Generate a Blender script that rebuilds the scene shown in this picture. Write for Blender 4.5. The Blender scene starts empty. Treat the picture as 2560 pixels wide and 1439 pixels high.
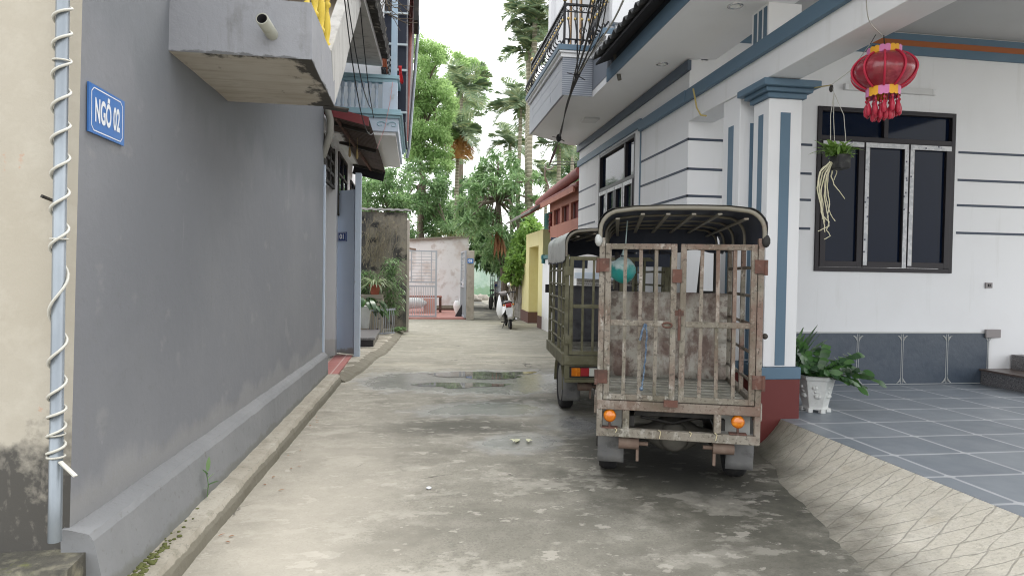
import bpy, math, random
import numpy as np
from mathutils import Vector, Matrix, noise
R_=random.Random(7)
V=Vector
sc=bpy.context.scene; COL=sc.collection
# ------------------------------------------------------------------ camera
FPX=1600.0; CH=1.6
CAMR=(Matrix.Rotation(-math.atan(240/FPX),3,'Z')@Matrix.Rotation(math.pi/2-math.atan(36/FPX),3,'X')@Matrix.Rotation(0.0155,3,'Z'))
cd=bpy.data.cameras.new('camera'); cam=bpy.data.objects.new('camera',cd); COL.objects.link(cam)
cam.matrix_world=Matrix.Translation((0,0,CH))@CAMR.to_4x4()
cd.sensor_width=36; cd.lens=FPX/2560*36; cd.clip_start=.05; cd.clip_end=500
sc.camera=cam
def ray(x,y): return CAMR@V(((x-1280)/FPX,-(y-719.5)/FPX,-1))
def at(x,y,Y):                      # point of the photo at a depth Y (metres down the alley)
    d=ray(x,y); return V((0,0,CH))+d*(Y/d.y)
def gz(x,y,z=0.0):
    d=ray(x,y); return V((0,0,CH))+d*((z-CH)/d.z)
# ------------------------------------------------------------------ objects
def root_of(o):
    while o.parent: o=o.parent
    return o
LOCAL=set()
def tag(o,label=None,cat=None,group=None,kind=None):
    if label: o['label']=label
    if cat: o['category']=cat
    if group: o['group']=group
    if kind: o['kind']=kind
    return o
def T(name,label,cat,loc=(0,0,0),group=None,rot=None,scale=None):
    o=bpy.data.objects.new(name,None); COL.objects.link(o); o.location=loc; o.empty_display_size=.1
    if rot is not None:
        o.rotation_euler=rot; LOCAL.add(o.name)
    return tag(o,label,cat,group)
class MB:
    def __init__(s): s.v=[]; s.f=[]; s.m=[]; s.s=[]
    def add(s,vs,fs,m=0,sm=False):
        b=len(s.v); s.v+=[tuple(p) for p in vs]
        for f in fs: s.f.append(tuple(i+b for i in f)); s.m.append(m); s.s.append(sm)
        return s
    def box(s,x0,x1,y0,y1,z0,z1,m=0):
        return s.add([(x0,y0,z0),(x1,y0,z0),(x1,y1,z0),(x0,y1,z0),(x0,y0,z1),(x1,y0,z1),(x1,y1,z1),(x0,y1,z1)],
            [(0,3,2,1),(4,5,6,7),(0,1,5,4),(1,2,6,5),(2,3,7,6),(3,0,4,7)],m)
    def bar(s,p0,p1,w,h=None,up=(0,0,1),m=0):
        h=h or w; p0=V(p0); p1=V(p1); d=(p1-p0).normalized(); u=V(up)
        if abs(d.dot(u))>.98: u=V((0,1,0))
        a=d.cross(u).normalized()*w/2; b=a.cross(d).normalized()*h/2
        q=[p+i*a+j*b for p in (p0,p1) for i,j in ((-1,-1),(1,-1),(1,1),(-1,1))]
        return s.add(q,[(0,1,2,3),(7,6,5,4),(0,4,5,1),(1,5,6,2),(2,6,7,3),(3,7,4,0)],m)
    def tube(s,pts,r,n=8,m=0,cap=True,sm=True):
        pts=[V(p) for p in pts]; k=len(pts); rr=r if isinstance(r,(list,tuple)) else [r]*k
        vs=[]; a=None
        for i,p in enumerate(pts):
            d=(pts[min(i+1,k-1)]-pts[max(i-1,0)]).normalized()
            if a is None: a=d.orthogonal().normalized()
            else:
                a=(a-d*a.dot(d))
                a=a.normalized() if a.length>1e-6 else d.orthogonal().normalized()
            b=d.cross(a)
            for j in range(n):
                t=2*math.pi*j/n; vs.append(p+(a*math.cos(t)+b*math.sin(t))*rr[i])
        fs=[(i*n+j,i*n+(j+1)%n,(i+1)*n+(j+1)%n,(i+1)*n+j) for i in range(k-1) for j in range(n)]
        s.add(vs,fs,m,sm)
        if cap: s.add(vs[:n],[tuple(range(n))[::-1]],m); s.add(vs[-n:],[tuple(range(n))],m)
        return s
    def lathe(s,prof,c=(0,0,0),n=16,m=0,sm=True,axis='z',sq=None):
        c=V(c); vs=[]
        for r,z in prof:
            for j in range(n):
                t=2*math.pi*(j+.5)/n; x,y=r*math.cos(t),r*math.sin(t)
                vs.append(c+(V((x,y,z)) if axis=='z' else V((z,x,y)) if axis=='x' else V((x,z,y))))
        k=len(prof); fs=[(i*n+j,i*n+(j+1)%n,(i+1)*n+(j+1)%n,(i+1)*n+j) for i in range(k-1) for j in range(n)]
        s.add(vs,fs,m,sm); s.add(vs[:n],[tuple(range(n))[::-1]],m); s.add(vs[-n:],[tuple(range(n))],m); return s
    def prism(s,poly,axis,a0,a1,m=0):
        def p(q,a): return {'x':(a,q[0],q[1]),'y':(q[0],a,q[1]),'z':(q[0],q[1],a)}[axis]
        n=len(poly); vs=[p(q,a0) for q in poly]+[p(q,a1) for q in poly]
        return s.add(vs,[tuple(range(n))[::-1],tuple(range(n,2*n))]+[(i,(i+1)%n,n+(i+1)%n,n+i) for i in range(n)],m)
    def quad(s,*p,m=0): return s.add(p,[tuple(range(len(p)))],m)
    def loft(s,secs,m=0,closed=False,sm=False,cap=True):
        n=len(secs[0]); vs=[p for q in secs for p in q]; fs=[]
        for i in range(len(secs)-1):
            for j in range(n if closed else n-1):
                k=(j+1)%n; fs.append((i*n+j,i*n+k,(i+1)*n+k,(i+1)*n+j))
        s.add(vs,fs,m,sm)
        if closed and cap: s.add(secs[0],[tuple(range(n))[::-1]],m); s.add(secs[-1],[tuple(range(n))],m)
        return s
    def sphere(s,c,r,n=12,k=7,m=0,sx=1,sy=1,sz=1):
        pr=[]; c=V(c); vs=[]
        for i in range(k+1):
            t=math.pi*i/k
            for j in range(n):
                a=2*math.pi*j/n; vs.append(c+V((sx*r*max(math.sin(t),.01)*math.cos(a),sy*r*max(math.sin(t),.01)*math.sin(a),-sz*r*math.cos(t))))
        return s.add(vs,[(i*n+j,i*n+(j+1)%n,(i+1)*n+(j+1)%n,(i+1)*n+j) for i in range(k) for j in range(n)],m,True)
    def build(s,name,mats,parent=None,bevel=0,label=None,kind=None,fixn=True):
        me=bpy.data.meshes.new(name)
        off=V((0,0,0))
        if parent is not None:
            r=root_of(parent)
            if r.name not in LOCAL: off=V(r.location)
        me.from_pydata([(p[0]-off.x,p[1]-off.y,p[2]-off.z) for p in s.v],[],s.f)
        for mt in (mats if isinstance(mats,(list,tuple)) else [mats]): me.materials.append(mt)
        me.polygons.foreach_set('material_index',s.m); me.polygons.foreach_set('use_smooth',s.s)
        me.update()
        if fixn and len(s.f)<4000:
            import bmesh
            bm=bmesh.new(); bm.from_mesh(me); bmesh.ops.recalc_face_normals(bm,faces=bm.faces); bm.to_mesh(me); bm.free()
        o=bpy.data.objects.new(name,me); COL.objects.link(o)
        if parent is not None: o.parent=parent
        if bevel:
            b=o.modifiers.new('bevel','BEVEL'); b.width=bevel; b.segments=2; b.limit_method='ANGLE'; b.angle_limit=.6
        return tag(o,label,None,None,kind)
def copy_tree(o,parent=None):
    c=o.copy(); COL.objects.link(c); c.parent=parent
    if o.name in LOCAL: LOCAL.add(c.name)
    for ch in list(o.children): copy_tree(ch,c)
    return c
def text_mb(txt,h,o,xdir,ydir,bold=.0,sx=1.0,depth=.002,center=True):
    cu=bpy.data.curves.new('t','FONT'); cu.body=txt; cu.size=1; cu.offset=bold; cu.extrude=0; cu.resolution_u=4
    if center: cu.align_x='CENTER'; cu.align_y='CENTER'
    ob=bpy.data.objects.new('t',cu); COL.objects.link(ob)
    dg=bpy.context.evaluated_depsgraph_get(); me=bpy.data.meshes.new_from_object(ob.evaluated_get(dg))
    o=V(o); xd=V(xdir).normalized(); yd=V(ydir).normalized(); k=h/.73
    mb=MB(); mb.add([o+xd*(v.co.x*k*sx)+yd*(v.co.y*k) for v in me.vertices],[tuple(p.vertices) for p in me.polygons])
    bpy.data.objects.remove(ob); bpy.data.curves.remove(cu); bpy.data.meshes.remove(me)
    return mb
def jit(p,a,s=3.0,seed=0):
    q=V(p); n=noise.noise_vector(q*s+V((seed,seed*1.7,0))); return q+n*a
# ------------------------------------------------------------------ materials
def mat(name,base,layers=(),rough=.8,bump=None,metal=0,spec=.4,world=False,roughvar=0,extra=None):
    """layers: (colour, scale or (sx,sy,sz), lo, hi, amount[, (z0,z1)]) noise masks; (z0,z1) fades the layer in from z0 to z1"""
    m=bpy.data.materials.new(name); m.use_nodes=True; nt=m.node_tree; N=nt.nodes; L=nt.links
    bs=N['Principled BSDF']; bs.inputs['Roughness'].default_value=rough; bs.inputs['Metallic'].default_value=metal
    bs.inputs['Specular IOR Level'].default_value=spec
    if world: co=N.new('ShaderNodeNewGeometry').outputs['Position']
    else: co=N.new('ShaderNodeTexCoord').outputs['Object']
    col=None
    def noi(scale,detail=6,rg=.6,off=0):
        mp=N.new('ShaderNodeMapping'); L.new(co,mp.inputs[0])
        mp.inputs['Scale'].default_value=scale if isinstance(scale,tuple) else (scale,)*3
        mp.inputs['Location'].default_value=(off,off*.7,off*1.3)
        n=N.new('ShaderNodeTexNoise'); L.new(mp.outputs[0],n.inputs['Vector']); n.inputs['Scale'].default_value=1
        n.inputs['Detail'].default_value=detail; n.inputs['Roughness'].default_value=rg; return n.outputs['Fac']
    def rng(x,a,b,c=0,d=1):
        r=N.new('ShaderNodeMapRange'); L.new(x,r.inputs[0])
        for i,v in enumerate((a,b,c,d)): r.inputs[i+1].default_value=v
        return r.outputs[0]
    def mul(a,b,op='MULTIPLY'):
        q=N.new('ShaderNodeMath'); q.operation=op; q.use_clamp=True
        for i,x in enumerate((a,b)):
            if isinstance(x,(int,float)): q.inputs[i].default_value=x
            else: L.new(x,q.inputs[i])
        return q.outputs[0]
    rgb=N.new('ShaderNodeRGB'); rgb.outputs[0].default_value=(*base,1); col=rgb.outputs[0]
    rr=None
    def over(col,fac,c):
        mx=N.new('ShaderNodeMix'); mx.data_type='RGBA'; L.new(fac,mx.inputs[0]); L.new(col,mx.inputs[6])
        if hasattr(c,'links'): L.new(c,mx.inputs[7])
        else: mx.inputs[7].default_value=(*c,1)
        return mx.outputs[2]
    for i,ly in enumerate(layers):
        f=noi(ly[1],off=i*3.7+1)
        if len(ly)>5 and ly[5]:
            sx=N.new('ShaderNodeSeparateXYZ'); L.new(co,sx.inputs[0])
            zz=rng(sx.outputs[2],ly[5][0],ly[5][1],-.5,.5)
            q=N.new('ShaderNodeMath'); q.operation='ADD'; L.new(f,q.inputs[0]); L.new(zz,q.inputs[1]); f=q.outputs[0]
        f=mul(rng(f,ly[2],ly[3]),ly[4])
        col=over(col,f,ly[0])
    ctx=dict(N=N,L=L,noi=noi,rng=rng,mul=mul,over=over,co=co,bs=bs,m=m)
    if extra: col=extra(ctx,col)
    L.new(col,bs.inputs['Base Color'])
    if roughvar:
        L.new(rng(noi(2.3,off=9),.3,.7,max(rough-roughvar,.02),min(rough+roughvar,1)),bs.inputs['Roughness'])
    if bump:
        bp=N.new('ShaderNodeBump'); bp.inputs['Strength'].default_value=bump[1]; bp.inputs['Distance'].default_value=bump[2] if len(bump)>2 else .01
        h=noi(bump[0],detail=8,rg=.65,off=5)
        if 'height' in ctx: h=mul(h,ctx['height'],'ADD')
        L.new(h,bp.inputs['Height']); L.new(bp.outputs[0],bs.inputs['Normal'])
    return m
def leafmat(name,cols,rough=.45,trans=.35,spec=.4):
    m=bpy.data.materials.new(name); m.use_nodes=True; nt=m.node_tree; N=nt.nodes; L=nt.links
    bs=N['Principled BSDF']; g=N.new('ShaderNodeNewGeometry'); cr=N.new('ShaderNodeValToRGB')
    L.new(g.outputs['Random Per Island'],cr.inputs[0])
    e=cr.color_ramp.elements; n=len(cols)
    e[0].color=(*cols[0],1); e[1].color=(*cols[-1],1)
    for i in range(1,n-1): e.new(i/(n-1)).color=(*cols[i],1)
    L.new(cr.outputs[0],bs.inputs['Base Color']); bs.inputs['Roughness'].default_value=rough; bs.inputs['Specular IOR Level'].default_value=spec
    tr=N.new('ShaderNodeBsdfTranslucent'); hs=N.new('ShaderNodeHueSaturation'); hs.inputs['Value'].default_value=1.6; hs.inputs['Hue'].default_value=.485
    L.new(cr.outputs[0],hs.inputs['Color']); L.new(hs.outputs[0],tr.inputs[0])
    mx=N.new('ShaderNodeMixShader'); mx.inputs[0].default_value=trans; L.new(bs.outputs[0],mx.inputs[1]); L.new(tr.outputs[0],mx.inputs[2])
    L.new(mx.outputs[0],N['Material Output'].inputs[0]); return m
def glassmat(name,col,rough=.03,spec=.6):
    return mat(name,col,rough=rough,spec=spec)
M={}
M['white']=mat('white_paint',(.74,.745,.76),[((.62,.62,.62),.9,.5,.8,.35),((.5,.5,.47),(6,6,.55),.58,.8,.4),((.5,.47,.42),5,.52,.7,.45,(.55,.25))],.7,(40,.12,.004))
M['white2']=mat('lifted_white_paint',(.8,.8,.81),[((.62,.62,.62),.9,.5,.8,.35)],.75,(40,.12,.004))  # lighter copy of the white paint, lifting shaded soffits in the colour
M['blue']=mat('blue_trim_paint',(.095,.16,.225),[((.14,.2,.26),2,.45,.8,.4)],.55,(60,.08,.003))
M['darkblue']=mat('dark_groove_paint',(.045,.06,.09),[],.6)
M['maroon']=mat('maroon_paint',(.13,.025,.022),[((.2,.06,.05),3,.5,.8,.4),((.06,.02,.02),8,.6,.8,.4)],.6,(50,.1,.003))
M['greywall']=mat('grey_wall_paint',(.2,.206,.224),[((.258,.263,.276),.8,.45,.75,.5),((.2,.2,.205),(7,7,.5),.6,.72,.4),((.36,.36,.362),(14,14,.8),.66,.74,.4),((.2,.2,.2),34,.62,.7,.5,(.75,.45)),((.29,.29,.295),(11,3,3.5),.6,.68,.4),((.17,.175,.185),26,.6,.7,.4),((.165,.175,.19),(5,2.2,.35),.5,.72,.8,(2.0,3.0)),((.4,.4,.41),(30,9,9),.72,.78,.35),((.18,.185,.19),2.2,.6,.8,.4),((.35,.345,.34),(2.5,2.5,1),.6,.75,.35,(1.0,.4))],.75,(9,.35,.012))
M['plinth']=mat('plinth_plaster',(.2,.205,.212),[((.26,.263,.268),1.5,.4,.75,.6),((.16,.16,.155),30,.6,.68,.6),((.14,.14,.12),3,.55,.7,.6,(.28,.1)),((.2,.21,.21),(8,8,1.2),.55,.8,.5),((.12,.12,.1),9,.66,.76,.5)],.85,(14,.4,.012))
def beige_extra(c,col):
    f=c['noi'](5.0,off=21); sx=c['N'].new('ShaderNodeSeparateXYZ'); c['L'].new(c['co'],sx.inputs[0])
    z=c['rng'](sx.outputs[2],.35,1.15,.62,-.2); f2=c['mul'](f,z,'ADD')
    col=c['over'](col,c['mul'](c['rng'](f2,.6,.78),.93),(.05,.048,.045))
    g=c['noi']((16,16,9),off=33); k=c['mul'](c['rng'](f2,.6,.75),c['rng'](g,.54,.64))
    return c['over'](col,c['mul'](k,.6),(.24,.22,.19))
M['beige']=mat('beige_wall',(.43,.395,.33),[((.38,.34,.27),1.2,.45,.75,.6),((.54,.51,.44),7,.5,.8,.5),((.5,.22,.13),4.5,.68,.73,.7),((.3,.28,.24),(9,9,1),.62,.82,.4)],.85,(30,.35,.006),extra=beige_extra)
M['foundation']=mat('mossy_foundation',(.09,.085,.07),[((.3,.28,.2),5,.5,.65,.8),((.2,.22,.05),3,.55,.65,.8),((.03,.03,.03),7,.5,.7,.7)],.95,(20,.8,.02))
M['concrete']=mat('raw_concrete',(.31,.285,.235),[((.45,.425,.37),1.8,.45,.7,.6),((.17,.155,.115),2.6,.5,.7,.7),((.13,.12,.09),(5,5,3),.5,.64,.8,(.112,.07)),((.15,.14,.12),40,.58,.66,.5),((.1,.1,.06),9,.62,.75,.5),((.13,.15,.05),1.7,.66,.76,.6)],.9,(16,.6,.015),world=True)
M['soffit_raw']=mat('stained_soffit',(.5,.43,.33),[((.6,.55,.45),3,.45,.7,.6),((.33,.27,.2),(2,6,6),.5,.75,.5)],.9,(18,.4,.01))
M['blackstain']=mat('black_mould',(.035,.033,.03),[((.3,.28,.24),8,.58,.68,.8)],.95,(20,.7,.02))
M['balcgrey']=mat('balcony_plaster',(.27,.275,.295),[((.36,.36,.375),2,.45,.75,.5),((.15,.15,.15),(7,7,5),.56,.72,.6),((.16,.155,.15),(12,12,1.2),.58,.74,.5),((.1,.1,.1),(6,6,9),.72,.8,.85,(2.95,2.84))],.85,(22,.45,.01))
M['stringer']=mat('weathered_plaster',(.46,.45,.43),[((.26,.25,.23),(6,6,1.5),.48,.7,.7),((.1,.1,.09),5,.6,.74,.7)],.9,(20,.4,.01))
M['yellow']=mat('yellow_baluster_paint',(.68,.5,.06),[((.45,.36,.12),7,.5,.75,.5),((.08,.07,.04),10,.64,.72,.8)],.6,(25,.2,.005))
M['black_iron']=mat('black_iron',(.018,.018,.02),[],.4,metal=.3)
M['gold']=mat('gold_collar',(.5,.36,.13),[],.35,metal=.7)
M['galv']=mat('grey_pipe',(.2,.225,.25),[((.36,.4,.43),(3,3,1.2),.45,.7,.6),((.16,.18,.2),9,.62,.75,.5)],.3,(30,.06,.003),spec=.6,metal=.45)
M['wire']=mat('white_cable',(.52,.51,.46),[((.4,.38,.33),12,.5,.7,.5)],.5)
M['blackwire']=mat('black_cable',(.02,.02,.022),[],.6)
M['oldwire']=mat('grey_cable',(.3,.29,.26),[],.6)
M['rust']=mat('rust',(.125,.06,.045),[((.07,.042,.034),9,.42,.6,.8),((.25,.19,.16),14,.56,.7,.7)],.85,(40,.4,.004))
def truckpaint(n,base):
    def ex(c,col):
        r=c['N'].new('ShaderNodeObjectInfo').outputs['Random']
        col=c['over'](col,c['mul'](c['rng'](r,.62,.95),c['rng'](c['noi'](3.5,off=41),.35,.6,.1,.8)),(.15,.085,.062))
        col=c['over'](col,c['mul'](c['rng'](r,0,.4,1,0),c['rng'](c['noi'](5,off=43),.35,.6,.1,.6)),(.11,.1,.07))
        return c['over'](col,c['mul'](c['rng'](c['noi'](48,off=47),.58,.64),c['rng'](c['noi'](5,off=48),.45,.65,0,.5)),(.42,.4,.35))
    return mat(n,base,[((.16,.13,.1),3,.38,.6,.8),((.095,.088,.058),5,.5,.64,.65),((.17,.1,.078),2.2,.48,.62,.8),((.45,.43,.385),(16,16,6),.57,.65,.7),((.055,.045,.036),42,.55,.63,.75)],.75,(45,.4,.004),extra=ex)
M['truck']=truckpaint('worn_pale_steel',(.29,.265,.225))
M['truck2']=mat('olive_steel',(.14,.132,.078),[((.22,.21,.15),6,.48,.65,.7),((.05,.05,.03),9,.55,.7,.6),((.32,.31,.25),18,.66,.72,.5)],.65,(45,.25,.004))
M['pale_steel']=mat('pale_hoop_steel',(.21,.195,.16),[((.25,.22,.17),8,.5,.65,.7),((.2,.1,.07),10,.62,.7,.5)],.6,(45,.2,.003))
M['headboard']=mat('worn_sheet_steel',(.37,.345,.3),[((.15,.095,.078),(3.4,3.4,2.2),.44,.58,.85),((.13,.09,.075),22,.5,.62,.6),((.5,.48,.43),(9,9,4),.52,.64,.7),((.09,.055,.045),14,.56,.66,.7),((.33,.32,.29),4,.6,.72,.6)],.7,(30,.4,.005))
M['headboard2']=mat('dark_sheet_steel',(.13,.13,.145),[((.23,.23,.24),4,.5,.68,.7),((.04,.04,.045),9,.5,.7,.6)],.6,(30,.2,.004))
M['bedfloor']=mat('bed_floor_steel',(.3,.29,.25),[((.42,.41,.37),(4,14,4),.5,.66,.7),((.1,.09,.07),5,.5,.68,.7)],.6,(20,.3,.005))
M['tarp']=mat('dark_tarp_lining',(.05,.058,.085),[((.085,.095,.13),3,.5,.7,.6)],.65,(8,.3,.01))
M['tarp_out']=mat('silver_tarp',(.42,.43,.42),[((.2,.22,.21),(3,3,6),.5,.64,.7),((.62,.63,.62),6,.58,.68,.7)],.4,(5,.5,.02),spec=.6)
M['rubber']=mat('tyre_rubber',(.018,.018,.02),[((.07,.065,.055),5,.5,.75,.5)],.85,(30,.3,.005))
M['flap']=mat('mud_flap_rubber',(.14,.14,.14),[((.24,.235,.22),4,.45,.7,.6),((.06,.06,.06),12,.55,.7,.5)],.8,(40,.3,.004))
M['darksteel']=mat('dark_greasy_steel',(.03,.028,.026),[((.09,.075,.06),6,.5,.7,.7)],.7,(30,.3,.005))
M['axle']=mat('dusty_axle_steel',(.1,.095,.082),[((.17,.155,.13),5,.45,.7,.6)],.8,(30,.3,.005))
M['rim']=mat('wheel_rim_steel',(.22,.22,.22),[((.15,.13,.11),8,.5,.7,.6)],.5,metal=.5)
M['amber']=mat('amber_lens',(.62,.17,.008),[((.85,.32,.03),25,.5,.65,.7),((.4,.1,.005),12,.5,.7,.5)],.12,(60,.3,.004),spec=.8); 
M['redlens']=mat('red_lens',(.36,.03,.035),[],.15,spec=.7)
M['clearlens']=mat('clear_lens',(.65,.65,.6),[],.15,spec=.7)
M['chrome']=mat('chrome',(.7,.7,.7),[],.2,metal=1)
M['mirror']=mat('mirror_glass',(.8,.82,.84),[],.04,metal=1)
M['glass_dark']=mat('dark_window_glass',(.004,.009,.024),[],.05,spec=.13)
M['alu_frame']=mat('dark_brown_aluminium',(.022,.019,.023),[],.45,spec=.25)
def film(c,col):
    N,L=c['N'],c['L']; v=N.new('ShaderNodeTexVoronoi'); v.distance='CHEBYCHEV'; v.inputs['Scale'].default_value=15; v.inputs['Randomness'].default_value=.85
    L.new(c['co'],v.inputs['Vector']); f=c['rng'](v.outputs['Distance'],.13,.2,1,0); w=N.new('ShaderNodeTexNoise'); w.inputs['Scale'].default_value=7; L.new(c['co'],w.inputs['Vector'])
    return c['over'](col,c['mul'](f,c['rng'](w.outputs[0],.46,.52)),(.06,.06,.1))
M['film']=mat('protective_film',(.44,.45,.47),[((.6,.6,.61),14,.45,.55,.9)],.4,extra=film)
M['tube_lamp']=mat('lamp_diffuser',(.6,.6,.6),[],.4)
M['granite']=mat('granite',(.14,.135,.14),[((.35,.33,.33),90,.55,.62,.8),((.03,.03,.03),70,.55,.62,.8)],.35)
M['tarnish']=mat('grey_plastic',(.24,.22,.22),[],.5)
M['darkroof']=mat('dark_roof_tile',(.03,.032,.036),[((.07,.07,.07),9,.5,.7,.6)],.6,(30,.3,.005))
M['greytile']=mat('grey_cladding_tile',(.2,.22,.26),[((.25,.27,.31),1.5,.45,.7,.6)],.45)
def ribs(c,col):
    N,L=c['N'],c['L']; sx=N.new('ShaderNodeSeparateXYZ'); L.new(c['co'],sx.inputs[0])
    q=N.new('ShaderNodeMath'); q.operation='MULTIPLY'; L.new(sx.outputs[2],q.inputs[0]); q.inputs[1].default_value=33
    fr=N.new('ShaderNodeMath'); fr.operation='FRACT'; L.new(q.outputs[0],fr.inputs[0])
    f=c['rng'](fr.outputs[0],.68,.8); return c['over'](col,f,(.4,.42,.45))
M['ribtile']=mat('ribbed_cladding_tile',(.17,.19,.23),[],.5,extra=ribs)
M['doorblue']=mat('blue_grey_door',(.5,.58,.71),[((.56,.63,.74),1.5,.45,.75,.5),((.4,.45,.52),(9,9,1.5),.62,.8,.5),((.3,.27,.24),5,.55,.75,.8,(.45,.1))],.6,(30,.15,.004))
M['paleblue']=mat('pale_blue_paint',(.52,.6,.7),[((.42,.47,.52),2,.5,.8,.5),((.3,.28,.22),6,.6,.75,.5)],.65,(30,.12,.004))
M['cyanblue']=mat('pale_cyan_trim',(.33,.5,.57),[((.25,.38,.42),3,.5,.8,.5)],.65)
M['dark']=mat('dark_interior',(.02,.02,.024),[],.9)
def bricks(c,col,bw=.2,bh=.2,c1=(.4,.13,.12),c2=(.34,.1,.1),mo=(.55,.4,.38),off=0.0,plane='xy',mort=.01):
    N,L=c['N'],c['L']; b=N.new('ShaderNodeTexBrick'); b.offset=off; b.inputs['Scale'].default_value=1
    b.inputs['Brick Width'].default_value=bw; b.inputs['Row Height'].default_value=bh; b.inputs['Mortar Size'].default_value=mort; b.inputs['Mortar Smooth'].default_value=.2; b.inputs['Bias'].default_value=0
    b.inputs['Color1'].default_value=(*c1,1); b.inputs['Color2'].default_value=(*c2,1); b.inputs['Mortar'].default_value=(*mo,1)
    if plane!='xy':
        s=N.new('ShaderNodeSeparateXYZ'); L.new(c['co'],s.inputs[0]); k=N.new('ShaderNodeCombineXYZ')
        L.new(s.outputs[{'x':0,'y':1,'z':2}[plane[0]]],k.inputs[0]); L.new(s.outputs[{'x':0,'y':1,'z':2}[plane[1]]],k.inputs[1]); L.new(k.outputs[0],b.inputs['Vector'])
    else: L.new(c['co'],b.inputs['Vector'])
    c['brickfac']=b.outputs['Fac']; return c['over'](col,c['mul'](c['rng'](c['noi'](4.0,off=14),.25,.75,.75,.97),1.0),b.outputs[0])
M['redtile']=mat('red_floor_tile',(.3,.12,.1),[],.6,(30,.1,.003),world=True,extra=lambda c,col:bricks(c,col,.2,.1,(.36,.1,.09),(.3,.085,.08),(.5,.36,.33),mort=.012))
M['redtile2']=mat('red_yard_tile',(.38,.18,.155),[((.55,.32,.29),3,.5,.7,.6)],.6)
M['blocks']=mat('weathered_block',(.3,.28,.25),[((.12,.11,.1),(5,5,1.2),.48,.66,.85),((.45,.43,.4),6,.58,.7,.6),((.06,.06,.05),9,.6,.7,.7)],.95,(12,.6,.02))
M['darkwall']=mat('mouldy_wall',(.23,.21,.17),[((.05,.052,.055),(1.2,1.2,.45),.45,.56,.9),((.32,.28,.22),3,.55,.7,.6),((.022,.024,.028),2.2,.55,.62,.85),((.1,.1,.09),9,.55,.7,.5)],.95,(12,.6,.02))
M['pinkwall']=mat('pale_plaster',(.66,.645,.645),[((.74,.72,.72),1.3,.45,.7,.7),((.5,.42,.38),1.6,.5,.62,.6),((.4,.33,.29),3.4,.56,.66,.55)],.9,(10,.3,.01))
M['greygate']=mat('grey_gate_paint',(.36,.385,.42),[((.3,.31,.33),6,.55,.7,.5)],.5)
M['postconc']=mat('post_concrete',(.33,.3,.26),[((.2,.18,.15),5,.5,.68,.7),((.44,.42,.38),3,.55,.7,.6)],.9,(18,.5,.01))
M['signblue']=mat('sign_blue_enamel',(.045,.155,.43),[((.07,.2,.48),4,.45,.7,.5)],.35,spec=.5)
M['signdark']=mat('sign_navy_enamel',(.015,.045,.19),[],.35,spec=.5)
M['signwhite']=mat('sign_white_enamel',(.75,.77,.8),[],.4)
M['yellowgate']=mat('yellow_gate_paint',(.7,.64,.34),[((.6,.52,.22),2,.45,.75,.5),((.5,.42,.2),(8,8,1),.6,.8,.4)],.7,(20,.15,.005))
M['brownbase']=mat('brown_base_paint',(.13,.07,.06),[],.7)
M['teal']=mat('teal_corrugated_steel',(.025,.13,.14),[((.05,.19,.2),3,.5,.7,.5)],.45)
M['terracotta']=mat('terracotta_paint',(.33,.13,.09),[((.25,.085,.06),3,.5,.7,.5)],.7,(20,.2,.005))
M['redroof']=mat('red_roof_tile',(.21,.06,.055),[((.36,.12,.1),4,.5,.7,.6),((.13,.04,.035),7,.58,.7,.6)],.6,(20,.3,.006))
M['lattice_dark']=mat('dark_red_board',(.17,.035,.03),[],.7)
M['awning']=mat('brown_corrugated_steel',(.085,.062,.055),[((.14,.11,.1),4,.45,.7,.6),((.05,.035,.03),7,.5,.7,.6)],.65)
M['awningred']=mat('red_fascia_steel',(.17,.03,.035),[((.18,.03,.03),5,.5,.7,.6)],.5)
M['terracotta_pot']=mat('terracotta_pot',(.38,.11,.07),[],.65)
M['potwhite']=mat('white_glazed_pot',(.62,.63,.61),[((.45,.45,.43),9,.5,.7,.5),((.3,.3,.27),14,.62,.72,.5)],.55,(26,.35,.01))
M['soil']=mat('soil',(.05,.035,.025),[],.95)
M['bark']=mat('bark',(.13,.105,.08),[((.24,.21,.17),(8,8,2),.5,.7,.6),((.06,.05,.04),(9,9,2),.5,.7,.6)],.95,(20,.6,.02))
def rings(c,col):
    N,L=c['N'],c['L']; s=N.new('ShaderNodeSeparateXYZ'); L.new(c['co'],s.inputs[0])
    q=N.new('ShaderNodeMath'); q.operation='MULTIPLY'; L.new(s.outputs[2],q.inputs[0]); q.inputs[1].default_value=6.5
    fr=N.new('ShaderNodeMath'); fr.operation='FRACT'; L.new(q.outputs[0],fr.inputs[0])
    return c['over'](col,c['mul'](c['rng'](fr.outputs[0],.7,.85),.8),(.42,.39,.31))
M['palmtrunk']=mat('ringed_palm_trunk',(.19,.175,.125),[((.27,.26,.2),5,.45,.7,.7),((.1,.1,.06),7,.55,.7,.6)],.9,(20,.3,.01),extra=rings)
M['lf_light']=leafmat('light_leaves',[(.17,.28,.1),(.23,.36,.14),(.3,.43,.19),(.18,.3,.11)],.5,.5)
M['lf_mid']=leafmat('mid_green_leaves',[(.075,.15,.06),(.13,.235,.095),(.19,.31,.135),(.27,.39,.21)],.38,.4)
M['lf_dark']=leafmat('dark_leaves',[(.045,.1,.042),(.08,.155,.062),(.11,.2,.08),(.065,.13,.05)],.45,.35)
M['lf_vine']=leafmat('vine_leaves',[(.12,.22,.045),(.18,.32,.075),(.25,.4,.12),(.09,.17,.04)],.45,.4)
M['lf_palm']=leafmat('palm_leaflets',[(.1,.16,.09),(.15,.225,.125),(.21,.285,.16),(.3,.32,.16)],.45,.35)
M['lf_dead']=leafmat('dead_palm_leaflets',[(.35,.16,.04),(.45,.25,.07),(.3,.13,.04),(.4,.28,.1)],.7,.25)
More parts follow.
